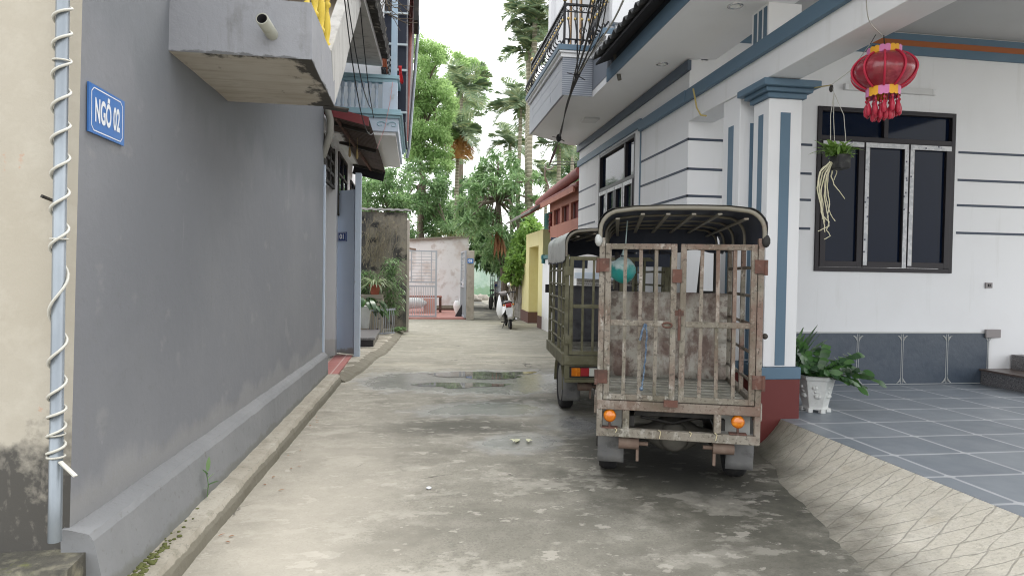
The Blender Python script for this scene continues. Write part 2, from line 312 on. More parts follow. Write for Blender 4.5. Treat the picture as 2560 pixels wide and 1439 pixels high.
M['lf_brown']=leafmat('dead_brown_leaves',[(.3,.13,.06),(.22,.09,.045),(.36,.2,.1),(.28,.15,.08)],.8,.2)
M['lf_zz']=leafmat('glossy_leaves',[(.025,.07,.025),(.045,.11,.035),(.07,.17,.04),(.025,.06,.03)],.3,.18,.5)
M['lf_spider']=leafmat('striped_leaves',[(.13,.2,.08),(.3,.36,.22),(.08,.14,.05),(.4,.45,.3)],.45,.3)
M['root']=mat('pale_roots',(.62,.58,.42),[((.4,.42,.22),9,.5,.7,.6)],.7)
M['netting']=mat('green_netting',(.38,.5,.42),[((.55,.63,.56),1.2,.4,.7,.7),((.14,.28,.12),1.7,.55,.7,.6,(1.6,.2)),((.2,.36,.25),5,.5,.7,.5)],.85,(15,.4,.02))
# ------------------------------------------------------------------ world and light
w=bpy.data.worlds.new('World'); sc.world=w; w.use_nodes=True; nt=w.node_tree
bg=nt.nodes['Background']; sk=nt.nodes.new('ShaderNodeTexSky'); sk.sky_type='NISHITA'; sk.sun_disc=False
SUN_EL,SUN_ROT=math.radians(62),math.radians(35)
sk.sun_elevation=SUN_EL; sk.sun_rotation=SUN_ROT; sk.air_density=1.4; sk.dust_density=4; sk.ozone_density=1
hs=nt.nodes.new('ShaderNodeHueSaturation'); hs.inputs['Saturation'].default_value=.35; nt.links.new(sk.outputs[0],hs.inputs['Color'])
# cloud deck: soft bright overcast over the clear-sky colour
tc=nt.nodes.new('ShaderNodeTexCoord'); cn=nt.nodes.new('ShaderNodeTexNoise'); cn.inputs['Scale'].default_value=2.2; cn.inputs['Detail'].default_value=5
nt.links.new(tc.outputs['Generated'],cn.inputs['Vector'])
cr=nt.nodes.new('ShaderNodeMapRange'); nt.links.new(cn.outputs['Fac'],cr.inputs[0]); cr.inputs[1].default_value=.3; cr.inputs[2].default_value=.75; cr.inputs[3].default_value=.6; cr.inputs[4].default_value=.95
mx=nt.nodes.new('ShaderNodeMix'); mx.data_type='RGBA'; nt.links.new(cr.outputs[0],mx.inputs[0]); nt.links.new(hs.outputs[0],mx.inputs[6]); mx.inputs[7].default_value=(10.6,10.75,10.9,1)
nt.links.new(mx.outputs[2],bg.inputs['Color']); bg.inputs['Strength'].default_value=.12
sl=bpy.data.lights.new('sun','SUN'); sl.energy=1.0; sl.angle=math.radians(25); sl.color=(1,.96,.9)
so=bpy.data.objects.new('sun',sl); COL.objects.link(so)
sd=V((math.sin(SUN_ROT)*math.cos(SUN_EL),math.cos(SUN_ROT)*math.cos(SUN_EL),math.sin(SUN_EL)))
so.rotation_euler=sd.to_track_quat('Z','Y').to_euler()
sc.view_settings.view_transform='Standard'; sc.view_settings.look='None'; sc.view_settings.gamma=1; sc.view_settings.exposure=1.2
sc.cycles.max_bounces=8; sc.cycles.diffuse_bounces=5; sc.cycles.transparent_max_bounces=8; sc.cycles.use_denoising=True
sc.cycles.caustics_reflective=False; sc.cycles.caustics_refractive=False; sc.cycles.sample_clamp_indirect=6; sc.cycles.pixel_filter_type='BLACKMAN_HARRIS'; sc.cycles.filter_width=1.1
# ------------------------------------------------------------------ ground
def ground_extra(c,col):
    N,L=c['N'],c['L']; noi,rng,mul,over=c['noi'],c['rng'],c['mul'],c['over']
    s=N.new('ShaderNodeSeparateXYZ'); L.new(c['co'],s.inputs[0])
    wob=noi(1.6,off=31); wob2=noi(5.0,off=37)
    def spot(cx,cy,rx,ry,soft=.35,k=.9):
        a=mul2(mul2(s.outputs[0],cx,'SUBTRACT'),1/rx); b=mul2(mul2(s.outputs[1],cy,'SUBTRACT'),1/ry)
        d=mul2(mul2(mul2(a,a),mul2(b,b),'ADD'),.5,'POWER')
        d=mul2(d,mul2(mul2(mul2(wob,.5,'SUBTRACT'),k*1.6),mul2(mul2(wob2,.5,'SUBTRACT'),k*.8),'ADD'),'ADD')
        return rng(d,1-soft,1+soft*.3,1,0)
    def mul2(a,b,op='MULTIPLY'):
        q=N.new('ShaderNodeMath'); q.operation=op
        for i,x in enumerate((a,b)):
            if isinstance(x,(int,float)): q.inputs[i].default_value=x
            else: L.new(x,q.inputs[i])
        return q.outputs[0]
    def mx(*a):
        r=a[0]
        for x in a[1:]: r=mul2(r,x,'MAXIMUM')
        return r
    # old stains on the slab: damp green-black, partly painted shade, where the cart stands, dry pale patches in front
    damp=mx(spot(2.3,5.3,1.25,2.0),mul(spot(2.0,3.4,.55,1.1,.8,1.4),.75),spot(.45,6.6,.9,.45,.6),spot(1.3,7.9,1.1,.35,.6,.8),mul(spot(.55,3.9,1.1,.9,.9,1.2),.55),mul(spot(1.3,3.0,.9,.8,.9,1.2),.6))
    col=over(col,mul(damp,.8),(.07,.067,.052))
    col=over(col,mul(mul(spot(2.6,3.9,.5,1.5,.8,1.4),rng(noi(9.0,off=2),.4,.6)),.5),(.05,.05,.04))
    pale=mul(rng(noi((2.0,3.4,1),off=51,detail=9,rg=.68),.55,.575),rng(noi(6,off=53),.35,.55,.1,1))
    col=over(col,mul(pale,.4),(.45,.425,.37))
    specks=rng(noi((4.6,7.5,1),off=57,detail=7,rg=.62),.61,.625)
    col=over(col,mul(specks,.5),(.48,.45,.395))
    far_pale=mul(rng(noi((.5,1.9,1),off=61,detail=5),.54,.62),rng(s.outputs[1],9.5,11.5))  # pale noise patches that fade in down the alley
    col=over(col,mul(far_pale,.5),(.47,.435,.35))
    warm=spot(-.75,4.2,.75,3.2,.8,1.0); col=over(col,mul(warm,.55),(.47,.435,.37))
    cart_shade=mul(spot(2.15,5.5,.72,1.3,.6,.6),.75); col=over(col,cart_shade,(.022,.022,.021)); greeny=rng(s.outputs[1],8.5,12.5,0,.35); col=over(col,greeny,(.215,.21,.165))  # near-black spot paints the cart's shade on the slab
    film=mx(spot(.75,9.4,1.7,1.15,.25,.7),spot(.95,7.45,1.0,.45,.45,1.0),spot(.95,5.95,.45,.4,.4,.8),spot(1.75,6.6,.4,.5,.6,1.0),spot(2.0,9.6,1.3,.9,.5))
    col=over(col,mul(film,.5),(.27,.28,.295))  # bluish sky reflection of the wet film put into the colour
    crack=N.new('ShaderNodeTexVoronoi'); crack.feature='DISTANCE_TO_EDGE'; crack.inputs['Scale'].default_value=.33
    wv=N.new('ShaderNodeVectorMath'); wv.operation='ADD'; nn=N.new('ShaderNodeTexNoise'); nn.inputs['Scale'].default_value=1.3; nn.inputs['Detail'].default_value=6; L.new(c['co'],nn.inputs['Vector'])
    L.new(c['co'],wv.inputs[0]); L.new(nn.outputs['Color'],wv.inputs[1]); L.new(wv.outputs[0],crack.inputs['Vector'])
    ck=mul(rng(crack.outputs['Distance'],.0015,.004,1,0),rng(noi(.7,off=71),.58,.63))
    col=over(col,mul(ck,.8),(.05,.045,.04))
    rough=rng(film,.15,1,.82,.16); rough=mul2(rough,mul2(damp,-.12),'ADD')
    L.new(rough,c['bs'].inputs['Roughness'])
    c['film']=film
    return col
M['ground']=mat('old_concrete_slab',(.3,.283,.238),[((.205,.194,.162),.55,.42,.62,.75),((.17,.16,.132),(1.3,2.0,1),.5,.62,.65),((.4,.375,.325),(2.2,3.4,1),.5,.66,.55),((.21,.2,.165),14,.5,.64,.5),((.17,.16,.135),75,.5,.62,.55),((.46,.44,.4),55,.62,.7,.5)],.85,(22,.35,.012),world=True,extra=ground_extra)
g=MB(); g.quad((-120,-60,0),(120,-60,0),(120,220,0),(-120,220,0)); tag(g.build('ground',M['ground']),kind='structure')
# shallow standing water
M['water']=mat('puddle_water',(.13,.13,.12),[((.24,.235,.22),2,.42,.62,.9)],.03,(5,.02,.004),spec=.7)
def puddle(cx,cy,rx,ry,seed,amp=.35):
    mb=MB(); n=64; ps=[]
    for i in range(n):
        t=2*math.pi*i/n; k=1+amp*noise.noise(V((math.cos(t)*1.7+seed,math.sin(t)*1.7,seed)))*1.6+amp*.4*noise.noise(V((math.cos(t)*5,math.sin(t)*5,seed)))
        ps.append((cx+rx*k*math.cos(t),cy+ry*k*math.sin(t),.004))
    mb.add(ps,[tuple(range(n))]); return mb.build('puddle',M['water'],kind='structure')
puddle(1.05,10.0,.85,.34,3,.4); puddle(.75,9.1,.62,.22,9,.45)
# ------------------------------------------------------------------ kerb, pavement
def xf(Y): return -1.2+.026*(Y-3.5)
def xp(Y): return -1.35+.0185*(Y-3.3)
def xo(Y): return -1.41+.026*(Y-3)
def xw(Y): return -1.52+.0327*(Y-3.1)
def wx(Y,z): return xw(Y)+.022*max(0,1-(Y-3.1)/6.3)*z
def strip(name,prof,y0,y1,step,m,amp,kind=None,parent=None,seed=0,label=None):
    secs=[]; n=int((y1-y0)/step)
    for i in range(n+1):
        Y=y0+(y1-y0)*i/n
        secs.append([jit((p[0],Y,p[1]),amp,4.5,seed)+ (jit((p[0],Y,p[1]),amp*.6,17,seed)-V((p[0],Y,p[1]))) for p in prof(Y)])
    mb=MB(); mb.loft(secs,closed=True); return mb.build(name,m,parent,kind=kind,label=label)
strip('kerb',lambda Y:[(xf(Y)+.015,-.05),(xf(Y),.06),(xf(Y)-.03,.118),(xf(Y)-.07,.124),(xp(Y)-.04,.126),(xp(Y)-.04,-.05)],1.2,9.42,.05,M['concrete'],.009,'structure')
def pave_edge(Y):
    P=[(9.3,-1.0),(9.6,-.93),(10.5,-.80),(12.0,-.68),(12.6,-.55),(14.5,-.42),(17.4,-.28)]
    for (a,b),(c_,d) in zip(P,P[1:]):
        if Y<=c_: return b+(d-b)*(Y-a)/(c_-a)
    return P[-1][1]
strip('pavement',lambda Y:[(pave_edge(Y)+.03,-.05),(pave_edge(Y)-.03,.035),(pave_edge(Y)-.2,.085 if Y<11.8 else .095),(-1.45,.1),(-1.45,-.05)],9.43,17.35,.08,M['concrete'],.022,'structure',seed=5)
# ------------------------------------------------------------------ the ramp and porch floor
XE=3.47; HP=.25
def foot(Y):
    P=[(-3,1.3),(0,1.75),(3.1,2.34),(3.67,2.51),(4.39,2.73),(5.3,3.05),(5.75,3.25),(6.1,3.42)]
    for (a,b),(c_,d) in zip(P,P[1:]):
        if Y<=c_: return b+(d-b)*(Y-a)/(c_-a)
    return P[-1][1]
def ramp_extra(c,col):
    N,L=c['N'],c['L']; s=N.new('ShaderNodeSeparateXYZ'); L.new(c['co'],s.inputs[0]); rng,mul,over,noi=c['rng'],c['mul'],c['over'],c['noi']
    w=N.new('ShaderNodeTexNoise'); w.inputs['Scale'].default_value=1.1; w.inputs['Detail'].default_value=4; L.new(c['co'],w.inputs['Vector'])
    def m2(a,b,op='MULTIPLY'):
        q=N.new('ShaderNodeMath'); q.operation=op
        for i,x in enumerate((a,b)):
            if isinstance(x,(int,float)): q.inputs[i].default_value=x
            else: L.new(x,q.inputs[i])
        return q.outputs[0]
    g=None
    for ax,ay,f in ((.42,-.9,7.2),(.14,1.0,8.0)):
        u=m2(m2(s.outputs[0],ax),m2(s.outputs[1],ay),'ADD'); u=m2(m2(m2(u,m2(w.outputs['Fac'],.16),'ADD'),m2(noi(7.0,off=44),.035),'ADD'),f)
        fr=m2(m2(u,1,'FRACT') if False else m2(u,0,'FRACT'),.5,'SUBTRACT'); fr=m2(fr,0,'ABSOLUTE')
        k=mul(rng(fr,.0,.045,1,0),rng(noi((1.6,2.1,2),off=ax*9),.38,.48,.1,1)); g=k if g is None else m2(g,k,'MAXIMUM')
    g=mul(g,1.0)
    col=over(col,mul(g,.6),(.16,.15,.125))
    damp=rng(m2(m2(s.outputs[1],m2(s.outputs[0],.9),'SUBTRACT'),m2(noi(2.0,off=8),2.2),'ADD'),2.95,4.0)
    col=over(col,mul(damp,.75),(.12,.12,.08))
    lowd=rng(m2(s.outputs[2],m2(noi(3.0,off=19),.2),'ADD'),.075,.2,1,0); col=over(col,mul(lowd,.85),(.115,.108,.086))
    q=N.new('ShaderNodeMath'); q.operation='MULTIPLY'; L.new(g,q.inputs[0]); q.inputs[1].default_value=-1.1; c['height']=q.outputs[0]
    return col
M['ramp']=mat('scored_concrete',(.66,.615,.525),[((.55,.505,.42),1.6,.45,.7,.7),((.74,.7,.62),5,.5,.68,.6),((.42,.4,.34),(9,14,9),.54,.68,.45),((.44,.37,.25),3,.6,.7,.4),((.4,.37,.31),50,.54,.64,.4)],.9,(26,.5,.02),world=True,extra=ramp_extra)
mb=MB(); secs=[]
for i in range(90):
    Y=-2.5+ (6.1+2.5)*i/89; a=foot(Y); q=[]
    for j in range(9):
        t=j/8; h=HP*(.25*t+.75*t**1.7)-.003
        p=V((a+(XE-a)*t,Y,h)); p.z+=.012*noise.noise(p*4)*(t<1); p.x+=(.09*noise.noise(V((0,Y*2.1,3)))+.035*noise.noise(V((0,Y*9,1))))*(1-t)**2; 
        if j==0: p.z=-.02
        q.append(p)
    secs.append(q)
mb.loft(secs,sm=True); mb.build('ramp',M['ramp'],kind='structure',fixn=False)
def tiles(c,col):
    N,L=c['N'],c['L']
    mp=N.new('ShaderNodeMapping'); L.new(c['co'],mp.inputs[0]); mp.inputs['Location'].default_value=(-.555,-.245,0)
    b=N.new('ShaderNodeTexBrick'); b.offset=0; b.inputs['Scale'].default_value=1; b.inputs['Brick Width'].default_value=.62; b.inputs['Row Height'].default_value=.52; b.inputs['Mortar Size'].default_value=.015; b.inputs['Mortar Smooth'].default_value=.1
    for k,v in (('Color1',(.22,.25,.285)),('Color2',(.275,.305,.34)),('Mortar',(.55,.565,.59))): b.inputs[k].default_value=(*v,1)
    L.new(mp.outputs[0],b.inputs['Vector'])
    col=c['over'](col,c['mul'](c['rng'](c['noi'](2.2,off=8),.3,.7,.7,1),1.0),b.outputs[0])
    # decorated corner of each tile: a pale star where four joints meet
    s=N.new('ShaderNodeSeparateXYZ'); L.new(mp.outputs[0],s.inputs[0]); ds=[]
    for k,per in ((0,.62),(1,.52)):
        q=N.new('ShaderNodeMath'); q.operation='MULTIPLY'; L.new(s.outputs[k],q.inputs[0]); q.inputs[1].default_value=1/per
        a=N.new('ShaderNodeMath'); a.operation='ADD'; L.new(q.outputs[0],a.inputs[0]); a.inputs[1].default_value=.5
        f=N.new('ShaderNodeMath'); f.operation='FRACT'; L.new(a.outputs[0],f.inputs[0])
        d=N.new('ShaderNodeMath'); d.operation='SUBTRACT'; L.new(f.outputs[0],d.inputs[0]); d.inputs[1].default_value=.5
        e=N.new('ShaderNodeMath'); e.operation='ABSOLUTE'; L.new(d.outputs[0],e.inputs[0]); ds.append(e.outputs[0])
    a=N.new('ShaderNodeMath'); a.operation='ADD'; L.new(ds[0],a.inputs[0]); L.new(ds[1],a.inputs[1])
    col=c['over'](col,c['rng'](a.outputs[0],.075,.085,.75,0),(.58,.59,.61))
    return col
M['porchtile']=mat('grey_porch_tile',(.18,.195,.225),[],.4,(40,.06,.003),world=True,roughvar=.1,extra=tiles,spec=.45)
mb=MB(); mb.prism([(XE,-2.5),(9.2,-2.5),(9.2,7.5),(3.2,7.5),(3.2,6.0),(XE,5.9)],'z',-.02,HP); mb.build('porch_floor',M['porchtile'],kind='structure')
# ------------------------------------------------------------------ left: grey house on the corner
def onwall(px,py,off=0.0):
    d=ray(px,py); t=5.0
    for _ in range(60):
        p=V((0,0,CH))+d*t; X=wx(p.y,p.z)+off; t+= .8*(X-p.x)/d.x
    return V((0,0,CH))+d*t
hA=T('corner_house','grey and beige rendered corner house with a small concrete balcony over the alley','house',(-1.52,3.08,0))
mb=MB(); YS=[3.08,4,5,6,7,8,9.4]; ZS=[0,.42,1,2,3,4,6,8]
mb.loft([[(wx(Y,z),Y,z) for z in ZS] for Y in YS],m=0)
mb.quad((-9,3.08,0),(wx(3.08,0),3.08,0),(wx(3.08,8),3.08,8),(-9,3.08,8),m=1)
mb.quad((wx(9.4,0),9.4,0),(-9,9.4,0),(-9,9.4,8),(wx(9.4,8),9.4,8),m=0)
mb.quad((-9,3.08,8),(wx(3.08,8),3.08,8),(wx(9.4,8),9.4,8),(-9,9.4,8),m=0)
mb.build('wall',[M['greywall'],M['beige']],hA,fixn=False)
strip('plinth',lambda Y:[(xp(Y)+.01,.1),(xo(Y)+.012,.39),(xo(Y)-.008,.418),(xw(Y)+.02,.44),(xw(Y)-.01,.44),(xw(Y)-.01,.1)],3.05,9.4,.07,M['plinth'],.006,None,hA,seed=11)
mb=MB(); secs=[]
for i in range(40):
    x=-7+(5.57)*i/39
    secs.append([jit(p,.012,5,3) for p in ((x,2.9,0),(x,2.88,.3),(x,2.9,.335),(x,3.1,.345),(x,3.1,0))])
mb.loft(secs,closed=True); mb.build('foundation',M['foundation'],hA)
# balcony
def mould(c,col):
    N,L=c['N'],c['L']; s=N.new('ShaderNodeSeparateXYZ'); L.new(c['co'],s.inputs[0])
    a=c['rng'](s.outputs[0],-1.05,-.62,-.25,.42); b=c['rng'](s.outputs[1],4.0,4.25,.3,0)
    q=N.new('ShaderNodeMath'); q.operation='MAXIMUM'; L.new(a,q.inputs[0]); L.new(b,q.inputs[1])
    k=c['rng'](s.outputs[0],-1.5,-.8,.3,1)
    f=N.new('ShaderNodeMath'); f.operation='ADD'; L.new(c['mul'](q.outputs[0],k),f.inputs[0]); L.new(c['noi']((7,3.5,7),off=4),f.inputs[1])
    return c['over'](col,c['mul'](c['rng'](f.outputs[0],.68,.78),.93),(.035,.034,.032))
M['soffit_mould']=mat('mouldy_soffit',(.5,.465,.41),[((.6,.575,.525),3,.45,.7,.6),((.34,.29,.23),(2,6,6),.46,.7,.6),((.36,.31,.25),(1.2,14,3),.5,.68,.65),((.2,.18,.15),(3,9,3),.62,.74,.5)],.9,(18,.4,.01),extra=mould,world=True)
bal=MB(); XB=-.635
bal.loft([[jit(p,.006,6) for p in ((-1.52,Y,2.86),(XB,Y,2.86),(XB,Y,3.2),(-1.52,Y,3.2))] for Y in (4.0,4.2,4.4,4.6,4.8,5.1)],closed=True)
for i,(f) in enumerate(bal.f):
    zs=[bal.v[k][2] for k in f]
    if max(zs)<2.9: bal.m[i]=1
b=bal.build('balcony',[M['balcgrey'],M['soffit_mould']],hA,bevel=.006)
mb=MB(); mb.lathe([(.036,0),(.036,.175),(.029,.175),(.029,.03)],(0,0,0),16); q_=V((-.025,-.16,.035)).to_track_quat('Z','Y'); mb.v=[tuple(q_@V(v)+V((-.86,4.02,2.99))) for v in mb.v]; mb.m=[1 if i//16>=2 and i<48 or i>=49 else 0 for i in range(len(mb.f))]
mb.build('drain_spout',[mat('old_plastic_pipe',(.36,.36,.31),[((.2,.2,.16),9,.5,.7,.6)],.6),M['dark']],b,fixn=False)
prof=[(r*.42,z*.95) for r,z in [(.07,0),(.07,.03),(.036,.04),(.034,.06),(.062,.075),(.062,.095),(.036,.11),(.055,.17),(.066,.22),(.055,.29),(.034,.34),(.03,.37),(.06,.385),(.06,.41),(.03,.42),(.048,.43),(.048,.45),(.032,.47),(.03,.5),(.046,.53),(.05,.6),(.036,.66),(.05,.68),(.05,.71)]]
for i in range(4):
    mb=MB(); mb.lathe(prof,(XB-.045,4.1+.29*i,3.2),14); mb.build('baluster',M['yellow'],hA)
mb=MB(); mb.box(XB-.12,XB+.01,3.98,5.1,3.875,3.98); mb.build('handrail',M['yellow'],hA,bevel=.006)
# stair flight climbing away from the balcony
mb=MB(); sec=[]
for i in range(13):
    t=i/12; Yb,zb=5.13+3.6*t,2.88+2.75*t; Yt,zt=4.87+3.6*t,3.21+2.72*t
    sec.append([jit(p,.008,5,2) for p in ((XB,Yb,zb),(XB,Yt,zt),(XB-.09,Yt,zt),(XB-.09,Yb,zb))])
mb.loft(sec,closed=True); mb.build('stair_parapet',M['stringer'],hA)
mb=MB(); mb.prism([(5.11,2.9),(8.6,5.56),(8.6,5.75),(5.11,3.1)],'x',-1.5,XB-.09); mb.build('stair_slab',M['soffit_raw'],hA)
mb=MB(); P=lambda x,Y,z:(x,Y,z)
def zc(Y): return 4.46+.125*(Y-6.5)
mb.loft([[P(-.6,Y,zc(Y)),P(-.6,Y,zc(Y)+.1),P(-1.45,Y,zc(Y)+.14),P(-1.45,Y,zc(Y)+.04)] for Y in (6.2,8,9.5,11)],closed=True); mb.build('canopy_slab',M['stringer'],hA)
mb=MB(); mb.loft([[jit(p,.03,9,4) for p in (P(-.5,Y,zc(Y)+.1),P(-.47,Y,zc(Y)+.24),P(-.9,Y,zc(Y)+.6),P(-1.45,Y,zc(Y)+.6),P(-1.45,Y,zc(Y)+.14))] for Y in np.linspace(6.2,10.9,50)],closed=True)
mb.build('mossy_roof',M['blackstain'],hA)
mb=MB(); mb.bar((-.72,5.12,2.862),(-.54,5.16,2.85),.1,.012); mb.build('tin_flashing',M['darksteel'],hA)
mb=MB()
for k,(a,bb,sag) in enumerate([((-.63,5.6,4.1),(-.6,8.8,3.75),.25),((-.62,5.5,3.9),(-.6,9.0,3.5),.4),((-.6,6.8,4.3),(-.6,9.0,3.7),.12)]):
    a,bb=V(a),V(bb); mb.tube([a.lerp(bb,t/10)-V((0,0,sag*4*(t/10)*(1-t/10))) for t in range(11)],.006,5)
tag(mb.build('sagging_cables',M['blackwire'],hA),kind='stuff')
mb=MB(); mb.tube([at(*q) for q in ((815,262,9.42),(826,300,9.38),(825,335,9.36),(812,375,9.4),(806,392,9.42))],.05,10); mb.build('bent_conduit',mat('dirty_conduit',(.26,.25,.22),[((.15,.15,.12),6,.5,.7,.6)],.7),hA)
# street name plate
c=[onwall(*q,.012) for q in ((222,203),(312,255),(310,365),(222,328))]
ux=((c[1]-c[0])+(c[2]-c[3])).normalized(); uz=((c[0]-c[3])+(c[1]-c[2])).normalized(); nn_=ux.cross(uz).normalized()
if nn_.x<0: nn_=-nn_
W_=((c[1]-c[0]).length+(c[2]-c[3]).length)/2; H_=((c[0]-c[3]).length+(c[1]-c[2]).length)/2; ct=sum(c,V())/4
sg=T('street_sign','blue enamel street name plate lettered NGÕ 02 on the grey wall','sign',ct)
def plate(u0,u1,v0,v1,off,mb,ch=0):
    ps=[(u0+ch,v0),(u1-ch,v0),(u1,v0+ch),(u1,v1-ch),(u1-ch,v1),(u0+ch,v1),(u0,v1-ch),(u0,v0+ch)] if ch else [(u0,v0),(u1,v0),(u1,v1),(u0,v1)]
    mb.add([ct+ux*a+uz*b_+nn_*off for a,b_ in ps],[tuple(range(len(ps)))])
mb=MB()
for f_ in (0,):
    q=[ct+ux*a*W_/2+uz*b_*H_/2+nn_*o for o in (-.008,.0) for a,b_ in ((-1,-1),(1,-1),(1,1),(-1,1))]
    mb.add(q,[(0,3,2,1),(4,5,6,7),(0,1,5,4),(1,2,6,5),(2,3,7,6),(3,0,4,7)])
mb.build('plate',M['signblue'],sg)
mb=MB(); a,b_=W_/2-.022,H_/2-.014; wln=.005
def frame_line(u0,v0,u1,v1):
    p,q=ct+ux*u0+uz*v0+nn_*.001,ct+ux*u1+uz*v1+nn_*.001; d=(q-p).normalized(); s_=nn_.cross(d)*wln/2; mb.add([p-s_,q-s_,q+s_,p+s_],[(0,1,2,3)])
k=.02; pp=[(-a+k,-b_),(a-k,-b_),(a,-b_+k),(a,b_-k),(a-k,b_),(-a+k,b_),(-a,b_-k),(-a,-b_+k)]
for i in range(8): frame_line(*pp[i],*pp[(i+1)%8])
mb.build('border_line',M['signwhite'],sg,fixn=False)
text_mb('NGÕ 02',.108,ct+nn_*.0015-uz*.006,ux,uz,bold=.03,sx=W_*.69/(.108/.73*3.55)).build('lettering',M['signwhite'],sg,fixn=False)
# down pipe with a cable wound round it
YP=2.97; a=at(137,1352,YP); b_=at(157,0,YP); top=a+(b_-a)*1.5
rp=(at(172,700,YP)-at(133,700,YP)).length/2*.86
dp=T('drainpipe','grey down pipe wound with pale cable at the corner of the beige wall','drainpipe',a)
mb=MB(); mb.tube([a,a.lerp(top,.14),a.lerp(top,.1401),top],[rp,rp,rp*.96,rp*.96],24); mb.build('pipe',M['galv'],dp)
mb=MB(); zs=[at(140,py,YP).z for py in (1125,1085,985,900,830,780,640,560,490,410,330,250,170,110,60,0,-60)]
pts=[]
z0=at(140,1135,YP).z; ax=lambda z: a+(top-a)*((z-a.z)/(top.z-a.z))
turn=[1140,1100,1050,1010,930,820,640,545,455,370,290,205,130,60,0,-60]; zt=[at(140,q,YP).z for q in turn]
for i in range(len(zt)-1):
    for j in range(16):
        t=j/16; z=zt[i]+(zt[i+1]-zt[i])*t; th=2*math.pi*t+2.2
        p=ax(z); pts.append(p+V((math.cos(th),math.sin(th),0))*(rp+.007))
mb.tube(pts,.0062,6); mb.tube([ax(zt[0])+V((math.cos(t/3),math.sin(t/3),0))*(rp+.006) for t in range(20)],.005,6)
for py in (597,152,1085): mb.tube([ax(at(140,py,YP).z)+V((math.cos(t/3),math.sin(t/3),.02*math.sin(t/3)))*(rp+.006) for t in range(20)],.004,6)
p=ax(at(140,1150,YP).z)+V((rp,-.02,0)); mb.bar(p,p+V((.075,-.03,-.055)),.018,.006)
mb.build('cable',M['wire'],dp)
p=at(128,505,3.07); mb=MB(); mb.tube([p+V((.02,.01,0)),p+V((-.012,-.05,.02))],.008,6); mb.build('iron_peg',M['darksteel'],hA)
# weed at the foot of the plinth
wd=MB(); base=V((xp(4.35)+.012,4.35,.128)); wd.tube([base,base+V((.01,-.01,.08)),base+V((.0,-.02,.17))],.003,5)
def blade(mb,p,d,L,W,up=V((0,0,1)),m=0,droop=.3,n=5):
    d=V(d).normalized(); s_=d.cross(up)
    s_=s_.normalized() if s_.length>1e-3 else V((1,0,0))
    prev=None; q=V(p); dd=V(d); vs=[]
    for i in range(n+1):
        t=i/n; ww=W*math.sin(math.pi*min(max(t*.9+.08,0),1))**.8*.5
        vs+=[q-s_*ww,q+s_*ww]; q=q+dd*(L/n); dd=(dd+V((0,0,-droop/n*1.4))).normalized()
    mb.add(vs,[(2*i,2*i+1,2*i+3,2*i+2) for i in range(n)],m,True)
for (z,d,L) in ((.17,(.1,-.1,1),.1),(.12,(.6,-.2,.7),.07),(.08,(.8,.3,.4),.07),(.06,(-.1,-.7,.4),.05),(.15,(-.3,-.5,.8),.06)): blade(wd,base+V((.005,-.012,z)),d,L,.03)
tag(wd.build('weed',M['lf_mid'],fixn=False),'single small green weed sprouting between the grey plinth and the kerb','plant')
# ------------------------------------------------------------------ left: pale blue house with the open door
hB=T('pale_house','white and pale blue house with an ornate balustraded balcony and an open door','house',(-1.4,9.45,0))
XF=-1.4
mb=MB(); mb.box(-7,XF,11.62,15.5,0,7.6); mb.box(-7,XF,9.42,11.62,3.72,7.6); mb.box(-7,-2.6,9.42,11.62,0,3.72,1); mb.build('wall',[M['white'],M['dark']],hB)
mb=MB(); mb.box(-1.38,-1.292,9.405,9.49,.1,3.1); mb.build('door_jamb',M['paleblue'],hB,bevel=.005)
PA,PB=at(886,700,11.55).x,at(901,700,11.55).x; mb=MB(); mb.box(PA,PB,11.53,11.68,.05,3.32); mb.build('pier',M['paleblue'],hB,bevel=.006)
mb=MB(); mb.box(-1.4,-1.1,9.42,11.6,.09,.118); mb.build('door_step',M['redtile'],hB)
A,B=V((at(822,700,12.0).x,12.0,.13)),V((at(886,700,11.6).x,11.6,.13)); d=(B-A).normalized(); n=V((d.y,-d.x,0)); 
mb=MB()
mb.bar(A+V((0,0,1.45)),B+V((0,0,1.45)),.045,2.9); 
dl=mb.build('door_leaf',M['doorblue'],hB,bevel=.004)
mb=MB(); r_=ray(859,592); nn_=V((n.x,n.y,0)).normalized(); q=V((0,0,CH))+r_*((A-V((0,0,CH))).dot(nn_)/r_.dot(nn_))+nn_*.03
mb.bar(q-d*.105,q+d*.105,.012,.165); mb.build('number_plate',M['signdark'],dl)
nn2=n.normalized()
mb=MB(); e=.095; f_=.072
for (u0,v0,u1,v1) in ((-e,-f_,e,-f_),(e,-f_,e,f_),(e,f_,-e,f_),(-e,f_,-e,-f_)):
    p0=q+d*u0+V((0,0,v0))+nn2*.0075; p1=q+d*u1+V((0,0,v1))+nn2*.0075; mb.bar(p0,p1,.004,.004)
mb.build('plate_border',M['signwhite'],dl)
text_mb('01',.085,q+nn2*.0085,d,V((0,0,1)),bold=.035,sx=1.05).build('number',M['signwhite'],dl,fixn=False)
for (y0,y1,z0,z1) in ((11.75,13.1,2.6,3.7),(13.9,14.9,3.0,3.5)):  # first window's dark glass enlarged to hold the awning's shade too
    mb=MB(); mb.box(XF-.05,XF+.004,y0,y1,z0,z1); wg=mb.build('window_glass',M['glass_dark'],hB); mb=MB()
    for k in range(4): mb.bar((XF+.015,y0,z0+(z1-z0)*k/3),(XF+.015,y1,z0+(z1-z0)*k/3),.03,.035)
    for yy in (y0,(y0+y1)/2,y1): mb.bar((XF+.015,yy,z0),(XF+.015,yy,z1),.03,.035)
    mb.build('window_grille',M['darksteel'],wg)
